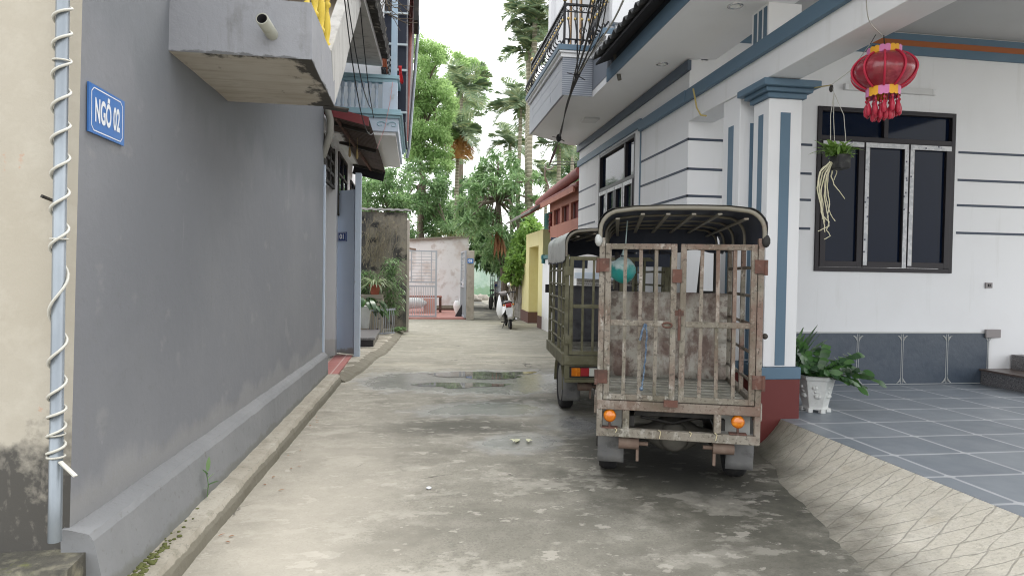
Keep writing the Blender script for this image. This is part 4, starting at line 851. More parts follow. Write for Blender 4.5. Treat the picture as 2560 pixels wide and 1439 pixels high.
# balcony
PX0,PY0,PY1=2.06,9.15,11.85
mb=MB(); mb.box(PX0,2.6,PY0+.004,PY1,4.292,4.74)
for y in (9.95,10.75,11.5): mb.box(PX0-.002,PX0+.004,y-.005,y+.005,4.292,4.74,1)
for z in (4.44,4.6): mb.box(PX0-.002,PX0+.004,PY0+.01,PY1,z-.004,z+.004,1)
b=mb.build('balcony_parapet',[M['greytile'],mat('tile_joint',(.36,.38,.42),[],.6)],hC)
mb=MB(); mb.box(PX0,2.51,PY0-.012,PY0+.002,4.2,4.74); mb.build('ribbed_panel',M['ribtile'],hC)
mb=MB(); mb.box(2.515,2.6,8.41,PY0-.013,4.292,4.74); mb.build('parapet_return',M['greytile'],hC)
mb=MB(); mb.box(PX0-.0015,PX0+.03,PY0+.003,PY1,4.195,4.291); mb.build('edge_trim',M['greytile'],hC)
mb=MB(); 
def ledge(mb,o,z0,z1): mb.prism([(PX0-o,PY1+o),(PX0-o,PY0-o),(2.515-o,PY0-o),(2.515-o,8.38),(2.61,8.38),(2.61,PY1+o)],'z',z0,z1)
ledge(mb,.03,4.742,4.8); ledge(mb,.06,4.8005,4.83); mb.build('balcony_cornice',M['white'],hC,bevel=.004)
mb=MB(); ledge(mb,.075,4.832,4.91); mb.build('balcony_cap',M['blue'],hC,bevel=.004)
iron=M['black_iron']
def rail_run(A,B,out,n):
    A=V(A);B=V(B);out=V(out); d=(B-A).normalized()
    for z,s in ((5.02,.022),(5.42,.018),(5.52,.035)):
        mb=MB(); mb.bar(A+V((0,0,z)),B+V((0,0,z)),s,s*.8); mb.build('rail',iron,b)
    Lg=(B-A).length; mb=MB()
    m_=int(Lg/.085)
    for k in range(m_):
        c=A.lerp(B,(k+.5)/m_)+V((0,0,5.47)); mb.tube([c+(d*math.cos(t*.785)+V((0,0,1))*math.sin(t*.785))*.036 for t in range(9)],.006,5,cap=False)
    mb.build('ring_frieze',iron,b)
    for k in range(n):
        p=A.lerp(B,(k+.5)/n); pts=[(0,5.42),(.0,5.36),(.02,5.28),(.075,5.16),(.12,5.06),(.125,4.985),(.09,4.945),(.045,4.95),(.03,4.98),(.05,5.01),(.075,4.995)]
        mb=MB(); mb.tube([p+out*a+V((0,0,z)) for a,z in pts],.0095,6)
        mb.tube([p+d*.0+V((0,0,4.91)),p+out*.05+V((0,0,4.95))],.008,5)
        mb.lathe([(.012,-.02),(.021,-.008),(.021,.008),(.012,.02)],p+out*.012+V((0,0,5.31)),8,m=1)
        if k%4==2:
            c=p+out*.06+V((0,0,5.12)); mb.tube([c+(d*math.cos(t*.55)+V((0,0,1))*math.sin(t*.55))*(.062-.0028*t) for t in range(18)],.007,5)
        mb.build('baluster',[iron,M['gold']],b)
rail_run((PX0+.03,11.85,0),(PX0+.03,PY0+.03,0),(-1,0,0),20)
rail_run((PX0+.03,PY0+.03,0),(2.5,PY0+.03,0),(0,-1,0),4)
rail_run((2.53,PY0-.02,0),(2.53,8.45,0),(-1,0,0),6)
for (x,y) in ((PX0+.03,PY0+.03),(2.52,PY0+.03),(PX0+.03,11.85)):
    mb=MB(); mb.tube([(x,y,4.91),(x,y,5.56)],.018,8); mb.sphere((x,y,5.59),.035,10,6,m=1); mb.build('newel_post',[iron,M['gold']],b)
# porch columns
def column(x0,x1,y0,y1,name,lab,cap=True):
    mb=MB(); mb.box(x0,x1,y0,y1,.745,3.3 if cap else 3.459); c=mb.build(name,M['white'],hC,bevel=.006)
    mb=MB(); w=(x1-x0)*.3; xc=(x0+x1)/2; yc=(y0+y1)/2; wy=(y1-y0)*.3
    mb.box(xc-w/2,xc+w/2,y0-.004,y0+.01,.76,3.17); mb.build('front_stripe',M['blue'],c)
    mb=MB(); mb.box(x0-.004,x0+.01,yc-wy/2,yc+wy/2,.76,3.17); mb.build('side_stripe',M['blue'],c)
    mb=MB(); mb.box(x0-.035,x1+.035,y0-.035,y1+.035,.63,.744); mb.build('base_band',M['blue'],c,bevel=.006)
    mb=MB(); mb.box(x0-.03,x1+.03,y0-.03,y1+.03,.0,.629); mb.build('base',M['maroon'],c,bevel=.006)
    if cap:
        mb=MB(); 
        for o,z0,z1 in ((.03,3.301,3.35),(.07,3.3505,3.39),(.12,3.3905,3.455)): mb.box(x0-o,x1+o,y0-o,y1+o,z0,z1)
        mb.build('capital',M['blue'],c,bevel=.008)
column(3.29,3.63,5.68,5.96,'porch_column','')
column(3.24,3.56,6.14,6.5,'rear_column','',False)
mb=MB(); mb.box(3.26,3.6,5.68,5.98,3.84,4.2); mb.build('column_stub',M['white2'],hC,bevel=.004)
mb=MB(); 
for y in (5.73,5.82,5.91): mb.box(3.255,3.262,y-.028,y+.028,3.85,4.17)
mb.build('stub_stripe',M['blue'],hC)
mb=MB(); mb.tube([at(1733,222,7.0),at(1742,270,6.95),at(1752,288,6.9),at(1766,290,6.85)],.01,6); mb.build('yellow_cable',mat('yellow_cable',(.5,.4,.15),[],.5),hC)
a=at(2108,215,YW); b_=at(2335,226,YW); mb=MB(); mb.box(a.x,b_.x,YW-.04,YW,a.z-.055,a.z+.02); 
mb.box(a.x,a.x+.05,YW-.046,YW-.0405,a.z-.05,a.z+.015,1); mb.box(b_.x-.05,b_.x,YW-.046,YW-.0405,a.z-.05,a.z+.015,1); mb.build('strip_lamp',[M['tube_lamp'],M['white']],hC,bevel=.008)
# steps at the right
mb=MB(); mb.box(7.3,10,6.55,YW-.022,HP,.43); mb.build('step',M['granite'],hC,bevel=.006)
mb=MB(); mb.box(7.75,10,6.85,YW-.022,.431,.64); mb.build('step',M['granite'],hC,bevel=.006)
mb=MB(); mb.box(7.27,10,6.5,YW-.022,.431,.455) if 0 else mb.box(7.28,7.749,6.52,YW-.022,.431,.455); mb.build('step_nosing',mat('brown_granite',(.12,.09,.08),[],.3),hC)
# ------------------------------------------------------------------ things hung in the porch and plants
lc=V((3.52,4.42,3.02)); q=ray(2209,180); lc=V((0,0,CH))+q*(4.45/q.y); LR=.222
ln=T('red_lantern','round red festival lantern with pink and yellow bands hanging under the porch beam','lantern',lc)
mb=MB(); n=48; vs=[]; 
def lr(t): return LR*(.46+.54*math.sin(math.pi*(.14+.72*t)))  # t 0..1
prof=[(LR*(.52+.48*math.sin(math.pi*t)**.75),-.128+.256*t) for t in [i/12 for i in range(13)]]
for i,(r,z) in enumerate(prof):
    for j in range(n):
        th=2*math.pi*j/n; k=1.008-.02*abs(math.sin(th*5)); vs.append(lc+V((r*k*math.cos(th),r*k*math.sin(th),z)))
mb.add(vs,[(i*n+j,i*n+(j+1)%n,(i+1)*n+(j+1)%n,(i+1)*n+j) for i in range(12) for j in range(n)],0,True)
M['lantern']=mat('lantern_film',(.24,.018,.032),[((.4,.06,.08),9,.55,.68,.8),((.15,.012,.022),4,.5,.7,.5)],.22,(12,.4,.01),spec=.7)
mb.build('shade',M['lantern'],ln)
for j in range(10):
    th=2*math.pi*(j+.5)/10; mb=MB(); mb.tube([lc+V(((r+.006)*math.cos(th),(r+.004)*math.sin(th),z)) for r,z in prof],.0085,6); mb.build('rib',mat('lantern_rib',(.48,.02,.055),[],.5) if j==0 else bpy.data.materials['lantern_rib'],ln)
M['lpink']=mat('lantern_pink',(.62,.2,.42),[((.7,.35,.5),20,.5,.7,.5)],.6); M['lyel']=mat('lantern_yellow',(.75,.38,.03),[((.6,.2,.02),18,.6,.7,.6)],.6)
for z0,z1,s in ((.126,.17,1),(-.187,-.126,-1)):
    mb=MB(); n=60; r0=LR*.53
    for j in range(n):
        a0,a1=2*math.pi*j/n,2*math.pi*(j+1)/n; zz=lambda a: z1+.009*abs(math.sin(a*10)) if s>0 else z0-.009*abs(math.sin(a*10))
        base=z0 if s>0 else z1
        mb.add([lc+V((r0*math.cos(a),r0*math.sin(a),z)) for a,z in ((a0,base),(a1,base),(a1,zz(a1)),(a0,zz(a0)))],[(0,1,2,3)],(j//6)%2)
    mb.build('scalloped_band',[M['lpink'],M['lyel']],ln,fixn=False)
for j in range(24):
    th=2*math.pi*j/24+.2; r=LR*(.5 if j%2 else .3); x,y=r*math.cos(th),r*math.sin(th); L_=R_.uniform(.1,.16) if j%2 else R_.uniform(.17,.22)
    mb=MB(); z=-.175; mb.tube([lc+V((x,y,z)),lc+V((x,y,z-L_*.5))],.003,4)
    mb.lathe([(.003,0),(.012,-.02),(.019,-.05),(.016,-.085),(.004,-.1)],lc+V((x,y,z-L_*.45)),8); mb.lathe([(.008,0),(.01,-.01),(.004,-.02)],lc+V((x,y,z-L_*.25)),7)
    mb.build('tassel',mat('lantern_tassel',(.42,.02,.05),[((.25,.02,.03),20,.5,.7,.5)],.4) if j==0 else bpy.data.materials['lantern_tassel'],ln)
mb=MB(); hook=V((3.52,4.47,3.47)); hook=lc+V((0,.02,.38)); mb.tube([lc+V((0,0,.2)),hook],.004,5); mb.tube([hook,lc+V((-.12,.0,.2))],.003,4); mb.tube([lc+V((.1,0,.19)),lc+V((-.1,0,.19))],.004,5)
mb.build('hanging_wire',M['darksteel'],ln)
hb=V(at(2090,375,5.1)); hk=T('hanging_orchid','orchid on a dark hanging block with long pale roots below the lantern wire','hanging plant',hb)
mb=MB(); mb.box(hb.x-.01,hb.x+.1,hb.y-.07,hb.y+.07,hb.z-.165,hb.z-.04); mb.v=[tuple(jit(p,.02,9)) for p in mb.v]; mb.build('block',mat('dark_fern_block',(.03,.03,.032),[((.13,.13,.12),20,.5,.7,.6)],.9),hk,bevel=.012)
mb=MB()
for k in range(170):
    t=R_.random()*6.28; blade(mb,hb+V((R_.uniform(-.06,.09),R_.uniform(-.06,.06),R_.uniform(-.06,.0))),(math.cos(t),math.sin(t)*.7,R_.uniform(.1,1.4)),R_.uniform(.08,.17),.028,droop=.7,n=4)
mb.build('foliage',M['lf_vine'],hk,fixn=False)
rts=[((2075,405),(2050,430),(2043,470),(2052,520),(2060,560),(2062,580)),((2078,405),(2060,440),(2052,480),(2055,520),(2062,555)),((2080,408),(2066,440),(2060,490),(2070,540),(2072,565),(2045,578)),((2083,405),(2070,435),(2068,470),(2074,510),(2068,545)),((2085,408),(2078,440),(2085,460),(2112,497)),((2078,402),(2052,425),(2046,450),(2050,500),(2058,540),(2072,555),(2066,575),(2076,590),(2060,598)),((2082,404),(2072,425),(2062,455),(2066,500),(2076,535),(2088,553)),((2086,408),(2092,430),(2085,450)),((2080,402),(2056,432),(2049,468),(2058,510),(2056,548))]
mb=MB()
for i,r in enumerate(rts):
    pts=[at(x,y,5.08+.02*i+.02*math.sin(j)) for j,(x,y) in enumerate(r)]; sm=[]
    for a_,b2 in zip(pts,pts[1:]): sm+=[jit(a_.lerp(b2,t/4),.006,30,i) for t in range(4)]
    mb.tube(sm+[pts[-1]],[.0065-.003*t/len(sm) for t in range(len(sm)+1)],6)
mb.build('roots',M['root'],hk)
mb=MB(); tp_=V(at(2085,232,5.1))
for dx,dy in ((-.05,0),(.02,.04),(.08,-.03)): mb.tube([tp_,hb.lerp(tp_,.6)+V((dx*.8,dy,0)),hb+V((dx,dy,-.02))],.003,4)
mb.tube([tp_,at(2078,213,5.15),at(2125,178,4.8),lc+V((-.12,0,.2))],.003,4); mb.build('hanging_wire',M['wire'],hk)
mb=MB(); mb.tube([(3.7,5.62,3.40),at(2078,213,5.15)],.006,5); tag(mb.build('yellow_string',bpy.data.materials['yellow_cable']),'yellow string tied from the blue column capital towards the orchid','string')
mb=MB(); q=at(2078,222,5.15); mb.sphere(q,.018,8,5,sz=1.8); mb.sphere(q+V((.004,0,.022)),.012,8,5); tag(mb.build('bird_bell',M['darksteel']),'tiny dark ornament dangling from the yellow string','ornament')
# plants on the porch edge
pc=gz(2037,1026,HP); 
zz=T('potted_glossy_plant','white moulded pot with a sprawling glossy leaved plant at the porch edge','potted plant',pc)
mb=MB(); nseg=6; H0=.37
pr=[(.125,.03),(.12,.06),(.15,.2),(.175,.32),(.19,.335),(.192,.36),(.17,.37),(.155,.35),(.01,.33)]
mb.lathe([(r*1.02,z) for r,z in pr],pc,nseg,sm=False)
for j in range(6):
    th=2*math.pi*(j+.5)/6; mb.box(*[v for ax_ in (0,1) for v in (pc[ax_]+.115*(math.cos,math.sin)[ax_](th)-.025,pc[ax_]+.115*(math.cos,math.sin)[ax_](th)+.025)],pc.z,pc.z+.04)
for j in range(6):   # raised flower relief on each face
    th=2*math.pi*(j+1)/6; c_=pc+V((math.cos(th)*.134,math.sin(th)*.134,.2)); u=V((-math.sin(th),math.cos(th),0)); v_=V((math.cos(th)*.16,math.sin(th)*.16,1)).normalized()
    for k in range(7): mb.sphere(c_+u*(.03*math.cos(k*2.4))*(k/5)+v_*(.05*math.sin(k*2.1)+.01),.012+.006*(k%3),7,5)
mb.build('pot',M['potwhite'],zz,bevel=.006)
def frond_zz(mb,p,az,el,L,nl,W):
    d=V((math.cos(az)*math.cos(el),math.sin(az)*math.cos(el),math.sin(el))); pts=[]; q=V(p)
    for i in range(nl+3):
        pts.append(V(q)); q=q+d*(L/(nl+3)); d=(d+V((0,0,-.085))).normalized()
    mb.tube(pts,[.011-.008*i/len(pts) for i in range(len(pts))],5,m=0)
    for i in range(2,len(pts)-1):
        dd=(pts[i+1]-pts[i]).normalized(); s_=dd.cross(V((0,0,1))).normalized()
        for sg_ in (-1,1): blade(mb,pts[i],(s_*sg_*1.0+dd*.6+V((0,0,R_.uniform(.0,.5)))),W*1.3*R_.uniform(.8,1.1),W*.92,up=V((R_.uniform(-.4,.4),-.8,.6)),droop=.4,n=4)
    blade(mb,pts[-1],dd,W*1.4,W*.9,up=V((0,-.8,.6)),droop=.4,n=4)
mb=MB(); tpz=pc+V((0,0,.34))
for az,el,L in ((.1,.75,.62),(.35,.45,.66),(-.25,.3,.7),(.0,.1,.62),(-.5,.55,.5),(2.6,.9,.42),(3.1,.5,.34),(-2.4,.7,.36),(1.6,1.1,.5),(2.2,1.2,.5),(-1.2,.9,.4),(.8,1.0,.5),(-.9,.2,.45),(-1.7,.6,.36)):
    frond_zz(mb,tpz+V((.04*math.cos(az),.04*math.sin(az),0)),az,el,L*.9,7,.082)
mb.build('foliage',M['lf_zz'],zz,fixn=False)
p2=pc+V((-.12,.36,0)); rp2=T('potted_sword_plant','brown pot of upright sword leaves tucked behind the white pot','potted plant',p2)
mb=MB(); pot(mb,p2,.12,.17,.32); mb.build('pot',mat('brown_glazed_pot',(.13,.07,.055),[],.4),rp2)
mb=MB()
for k in range(40):
    t=R_.random()*6.28; blade(mb,p2+V((.06*math.cos(t),.06*math.sin(t),.28)),(math.cos(t)*.55,math.sin(t)*.55,R_.uniform(.7,1.5)),R_.uniform(.4,.68),.065,droop=.5,n=6)
mb.build('foliage',M['lf_zz'],rp2,fixn=False)
# ------------------------------------------------------------------ right: beyond the white house
XR=3.62
yg=T('yellow_gateway','yellow painted gateway with brown base between the block wall and the white wall','gateway',(XR,20,0))
mb=MB(); mb.box(XR,4.2,18.25,18.9,.36,2.9); mb.box(XR,4.2,20.5,21.1,.36,2.9); mb.box(XR,4.2,18.9,20.5,2.45,2.9); mb.box(4.0,4.2,18.9,20.5,.1,2.45); mb.box(XR+.03,4.2,21.1,22.0,.36,1.95); mb.build('pillar',M['yellowgate'],yg,bevel=.01)
mb=MB(); mb.box(XR-.01,4.2,18.24,18.91,0,.36); mb.build('base',M['brownbase'],yg)
mb=MB(); mb.box(XR-.01,4.2,20.49,22.0,0,.36); mb.build('base',M['brownbase'],yg)
ww=T('white_boundary_wall','white boundary wall between the yellow gateway and the parked carts','wall',(XR,16,0))
mb=MB(); mb.box(XR,XR+.2,12.7,18.24,0,2.02); mb.build('wall_panel',M['white'],ww,bevel=.01)
mb=MB(); mb.tube([(XR-.05,17.9,1.9),(XR-.05,17.9,2.15)],.05,8); mb.box(XR-.06,XR+.22,16.8,18.2,2.03,2.13); mb.build('coping',M['teal'],ww)
th=T('terracotta_house','low house with red roof edge, terracotta lattice gable and teal sheet wall','house',(3.9,16,0))
mb=MB(); secs=[]
for i in range(161): 
    Y=12.75+7.2*i/160; secs.append([(4.0+.03*(i%4 in (1,2)),Y,1.9),(4.0+.03*(i%4 in (1,2)),Y,3.5)])
mb.loft(secs); mb.build('teal_sheet',M['teal'],th,fixn=False)
mb=MB(); mb.box(3.55,3.72,15.9,16.15,1.9,3.2); mb.build('brick_post',M['terracotta'],th,bevel=.01)
mb=MB(); mb.box(3.4,3.46,13.0,16.2,2.5,2.82); mb.box(3.4,3.46,13.0,16.3,3.2,3.5); 
for y in (13.05,14.0,14.9,15.8): mb.box(3.4,3.46,y,y+.16,2.82,3.2)
mb.box(3.46,3.9,16.2,16.3,2.55,3.3); mb.build('gable_board',M['terracotta'],th,bevel=.006)
mb=MB(); mb.box(3.5,3.53,13.0,16.2,2.8,3.22); mb.build('lattice_back',M['lattice_dark'],th)
mb=MB()
for k in range(5): mb.sphere((3.43,16.28+.03*(k%2),2.72+.1*k),.06,8,5)
mb.build('carved_edge',M['lattice_dark'],th)
mb=MB(); secs=[]
for i in range(181):
    Y=12.75+7.0*i/180; o=.03*abs(math.sin(Y*9)); secs.append([(3.2,Y,3.45+o),(5.4,Y,4.75+o)])
mb.loft(secs,sm=True); o=mb.build('roof',M['redroof'],th,fixn=False); s=o.modifiers.new('thick','SOLIDIFY'); s.thickness=.07
mb=MB(); mb.tube([(3.3,12.75,3.72),(3.3,15.5,3.62),(3.28,17.2,3.52)],.11,10); mb.build('ridge_tile',M['redroof'],th)
mb=MB(); mb.prism([(2.95,3.22),(3.3,3.44),(3.3,3.5),(2.95,3.28)],'y',16.6,21.2); mb.build('eave_sheet',mat('grey_eave_sheet',(.13,.12,.11),[((.25,.23,.21),4,.5,.7,.6)],.8),th)
mb=MB(); mb.bar((3.22,13.0,3.38),(3.22,19.7,3.38),.04,.12); mb.build('barge_board',M['terracotta'],th)
bw=T('block_wall','weathered concrete block wall with dark streaks under the vine','wall',(3.6,23,0))
mb=MB(); 
for k in range(5):
    for j in range(7):
        z0=.02+.27*k; y0=22.02+.42*j+(.2 if k%2 else 0); mb.box(XR-.01*R_.random(),XR+.16,y0,min(y0+.41,24.9),z0,z0+.262)
mb.build('wall_panel',M['blocks'],bw,bevel=.012)
fn=T('railing_wall','low concrete wall with white iron railing beyond the block wall','wall',(3.6,27,0))
mb=MB(); mb.box(XR,XR+.16,25.0,29.3,0,.75); mb.build('base',M['blocks'],fn)
for k in range(16): mb=MB(); y=25.1+.27*k; mb.bar((XR+.08,y,.75),(XR+.08,y,1.5),.025,.025); mb.build('bar',M['greygate'],fn)
for z in (.95,1.4): mb=MB(); mb.bar((XR+.08,25.05,z),(XR+.08,29.3,z),.03,.03); mb.build('rail',M['greygate'],fn)
cp=T('number_post','pale concrete post with a small dark number plate beside the green gate','post',(3.5,29.5,0))
a=at(1235,780,29.5); b_=at(1247,780,29.5); mb=MB(); mb.box(a.x,b_.x,29.45,29.7,0,at(1240,703,29.5).z); mb.build('post',M['pinkwall'],cp)
q=at(1241,713,29.44); mb=MB(); mb.box(q.x-.08,q.x+.08,29.43,29.45,q.z-.07,q.z+.07); mb.build('plate',M['signdark'],cp)
gg=T('green_gate','tall dark green lattice gate at the end of the path','gate',(3.2,30.5,0))
a=at(1226,780,30.5);b_=at(1236,780,30.5)
for x in (a.x,(a.x+b_.x)/2,b_.x): mb=MB(); mb.bar((x,30.5,0),(x,30.5,1.95),.04,.04); mb.build('upright',mat('dark_green_paint',(.015,.05,.035),[],.5) if x==a.x else bpy.data.materials['dark_green_paint'],gg)
for k in range(9): mb=MB(); z=.15+.22*k; mb.bar((a.x,30.5,z),(b_.x,30.5,z+.0),.025,.025); mb.build('crossbar',bpy.data.materials['dark_green_paint'],gg)
mb=MB(); secs=[]; a=at(1243,700,31.5); b_=at(1290,700,31.5)
for i in range(41): x=a.x+(b_.x+.6-a.x)*i/40; secs.append([(x,31.5+.03*(i%4 in(1,2)),0),(x,31.5+.03*(i%4 in(1,2)),2.6)])
mb.loft(secs); tag(mb.build('steel_sheet_fence',M['teal'],fixn=False),'dark green corrugated sheet fence behind the pale number post','fence')
nf=T('netting_fence','pale green shade netting fence closing the path behind the bicycle','fence',(4,43,0))
mb=MB(); secs=[]
for i in range(25): x=1.5+7*i/24; secs.append([(x,43+.12*math.sin(i*1.3)+.03*j,2.9*j/8) for j in range(9)])
mb.loft(secs,sm=True); mb.build('netting',M['netting'],nf,fixn=False)
for x in (1.5,4.2,8.4): mb=MB(); mb.tube([(x,43.3,0),(x,43.3,3)],.05,8); mb.build('post',M['bark'],nf)
# rubble at the end of the path
for k,(px,py,Y,r) in enumerate(((1192,772,36,.22),(1205,766,38,.3),(1188,768,39,.25))):
    q=at(px,py,Y); mb=MB(); mb.sphere((q.x,Y,r*.4),r,9,6,sx=1.5,sz=.7); mb.v=[tuple(jit(p,.1,5,k)) for p in mb.v]; tag(mb.build('rubble_heap',M['postconc']),['low grey rubble heap left of the bicycle','larger rubble heap against the netting behind the bicycle','rubble heap furthest left by the gate post'][k],'rubble')
# ------------------------------------------------------------------ motorbike (local: y forward, x right, z up)
bc=gz(1279,824,0)
mo=T('white_motorbike','white step through motorbike on its stand seen from behind','motorbike',bc,rot=(0,math.radians(-8),math.radians(-2)))
def wheel(parent,c,R,r,w,steer=0,name='wheel'):
    mb=MB(); c=V(c); ax='x'
    pts=[]; n=28; k=10; vs=[]
    for i in range(n):
        t=2*math.pi*i/n
        for j in range(k):
            u=2*math.pi*j/k; rr=R-r+r*math.cos(u); vs.append(c+V((w*math.sin(u),rr*math.cos(t),rr*math.sin(t))))
    mb.add(vs,[(i*k+j,((i+1)%n)*k+j,((i+1)%n)*k+(j+1)%k,i*k+(j+1)%k) for i in range(n) for j in range(k)],0,True)
    o=mb.build('tyre',M['rubber'],parent)
    mb=MB(); mb.lathe([(R-2*r,-w*.6),(R-1.7*r,-w*.4),(R-1.7*r,w*.4),(R-2*r,w*.6)],c,24,axis='x'); mb.lathe([(.05,-w),(.05,w)],c,12,axis='x')
    for i in range(14):
        t=2*math.pi*i/14; mb.bar(c+V((.02*(i%2*2-1),.04*math.cos(t),.04*math.sin(t))),c+V((0,(R-1.8*r)*math.cos(t+.3),(R-1.8*r)*math.sin(t+.3))),.006,.006)
    mb.build('rim',M['rim'],o)
wheel(mo,(0,.28,.28),.285,.04,.04); wheel(mo,(0,1.5,.28),.285,.035,.035)
mb=MB(); mb.loft([[(x*w,y,z0+(zz_)*h) for x,zz_ in ((-1,0),(-.8,.7),(-.4,1),(.4,1),(.8,.7),(1,0))] for y,w,z0,h in ((.02,.08,.62,.1),(.1,.13,.52,.24),(.35,.16,.45,.33),(.7,.15,.4,.33),(.95,.1,.4,.22))],sm=True); mb.build('rear_cowl',M['white'],mo)
for s in (-1,1):
    mb=MB(); mb.loft([[(s*(.1+o),y,z) for y,z,o in r] for r in (((.9,.55,0),(1.15,.98,.02),(1.3,.95,.03)),((.95,.3,.05),(1.15,.7,.1),(1.3,.7,.12)),((1.05,.25,.1),(1.2,.4,.16),(1.32,.5,.16)))],sm=True); o=mb.build('leg_shield',M['white'],mo,fixn=False); o.modifiers.new('t','SOLIDIFY').thickness=.012
mb=MB(); mb.loft([[(x*w,y,z+.05*(1-x*x)) for x in (-1,-.5,0,.5,1)]+[(w,y,z-.05),(-w,y,z-.05)] for y,w,z in ((.02,.09,.8),(.25,.14,.78),(.6,.14,.75),(.95,.1,.76))],closed=True,sm=True); mb.build('seat',M['rubber'],mo)
mb=MB(); mb.tube([(-.11,.15,.78),(-.1,-.08,.82),(.1,-.08,.82),(.11,.15,.78)],.014,6); mb.build('grab_rail',M['chrome'],mo)
mb=MB(); mb.box(-.085,.085,-.07,.03,.66,.77); mb.build('tail_light',M['redlens'],mo,bevel=.02)
mb=MB(); mb.box(-.11,.11,-.05,.05,.772,.80); mb.build('light_cover',M['rubber'],mo)
mb=MB(); mb.bar((0,-.075,.58),(0,-.01,.42),.2,.008,up=(0,1,0)) if 0 else mb.add([(-.1,-.05,.45),(.1,-.05,.45),(.1,-.075,.64),(-.1,-.075,.64),(-.1,-.04,.45),(.1,-.04,.45),(.1,-.065,.64),(-.1,-.065,.64)],[(0,1,2,3),(7,6,5,4),(0,4,5,1),(1,5,6,2),(2,6,7,3),(3,7,4,0)]); pl=mb.build('licence_plate',M['signwhite'],mo)
mb=MB(); mb.loft([[(x*.07,y,z) for x in (-1,0,1)] for y,z in ((-.04,.45),(-.03,.36),(.02,.3))],sm=True); o=mb.build('mud_flap',M['white'],mo,fixn=False); o.modifiers.new('t','SOLIDIFY').thickness=.008
mb=MB(); mb.tube([(0,1.22,.95),(0,1.3,1.0),(0,1.35,.75)],.035,8); mb.tube([(-.06,1.32,.8),(-.06,1.5,.28)],.022,8); mb.tube([(.06,1.32,.8),(.06,1.5,.28)],.022,8); mb.build('fork',M['darksteel'],mo)
mb=MB(); mb.tube([(-.34,1.02,1.0),(-.2,1.15,1.02),(0,1.22,.98),(.2,1.15,1.02),(.34,1.02,1.0)],.016,8); mb.build('handlebar',M['darksteel'],mo)
for s in (-1,1): mb=MB(); mb.tube([(s*.36,1.0,1.0),(s*.24,1.1,1.02)],.021,8); mb.build('grip',M['rubber'],mo)
mb=MB(); mb.loft([[(x*w,1.2+dy,z) for x in (-1,-.4,.4,1)] for w,z,dy in ((.1,.92,.02),(.15,1.0,-.03),(.1,1.07,.06))],sm=True); o=mb.build('headset',M['tarnish'],mo,fixn=False); o.modifiers.new('t','SOLIDIFY').thickness=.05
mb=MB(); mb.tube([(.25,1.1,1.02),(.22,1.05,1.16),(.2,1.03,1.2)],.008,6); mb.lathe([(.001,-.012),(.065,-.006),(.065,.012),(.001,.012)],(.2,1.02,1.25),18,axis='y'); mb.build('mirror',M['mirror'],mo)
mb=MB(); mb.tube([(.13,.95,.2),(.15,.6,.2),(.16,.05,.3),(.16,-.06,.31)],[.02,.035,.045,.03],10); mb.build('exhaust',M['chrome'],mo)
mb=MB(); mb.box(-.11,.11,.55,.9,.18,.42); mb.tube([(-.22,.6,.2),(.22,.6,.2)],.014,6); mb.tube([(-.03,.28,.28),(-.03,.75,.3)],.03,6); mb.build('engine',M['darksteel'],mo)
mb=MB(); mb.tube([(-.1,.65,.24),(-.2,.55,.03)],.013,6); mb.tube([(-.2,.55,.03),(-.26,.6,.02)],.011,6); mb.build('side_stand',M['darksteel'],mo)
for s in (-1,1): mb=MB(); mb.sphere((s*.13,-.02,.72),.03,8,6); mb.build('indicator',M['amber'],mo)
# ------------------------------------------------------------------ bicycle
q=gz(1222,772,0)
bi=T('bicycle','old dark bicycle with a front basket parked at the end of the path','bicycle',(q.x+.05,q.y-.3,0),rot=(0,0,math.radians(-22)))
wheel(bi,(0,0,.3),.31,.02,.02); wheel(bi,(0,1.0,.3),.31,.02,.02)
mb=MB()
for a,b_ in (((0,0,.3),(0,.4,.3)),((0,0,.3),(0,.3,.75)),((0,.4,.3),(0,.28,.82)),((0,.4,.3),(0,.85,.7)),((0,.3,.65),(0,.85,.75)),((0,1.0,.3),(0,.82,.95)),((0,.84,.9),(0,.84,.98))): mb.tube([a,b_],.016,6)
mb.build('frame',M['darksteel'],bi)
mb=MB(); mb.tube([(-.25,.7,.98),(-.2,.8,1.0),(.2,.8,1.0),(.25,.7,.98)],.013,6); mb.build('handlebar',M['darksteel'],bi)
mb=MB(); mb.loft([[(x*w,y,.85+.02*(1-x*x)) for x in (-1,0,1)] for y,w in ((.12,.1),(.25,.08),(.4,.03))]); o=mb.build('saddle',M['rubber'],bi,fixn=False); o.modifiers.new('t','SOLIDIFY').thickness=.05
mb=MB()
for z,s in ((.72,.12),(.82,.14),(.95,.16)):
    for a,b_ in (((-s,.95,z),(s,.95,z)),((s,.95,z),(s,1.2,z)),((s,1.2,z),(-s,1.2,z)),((-s,1.2,z),(-s,.95,z))): mb.tube([a,b_],.008,5)
for i in range(5):
    x=-.12+.06*i; mb.tube([(x,.95,.72),(x*1.3,.95,.95)],.006,4); mb.tube([(x,1.2,.72),(x*1.3,1.2,.95)],.006,4)
mb.build('basket',M['greygate'],bi)
mb=MB(); mb.box(-.06,.06,-.25,.2,.64,.66); mb.build('carrier',M['darksteel'],bi)
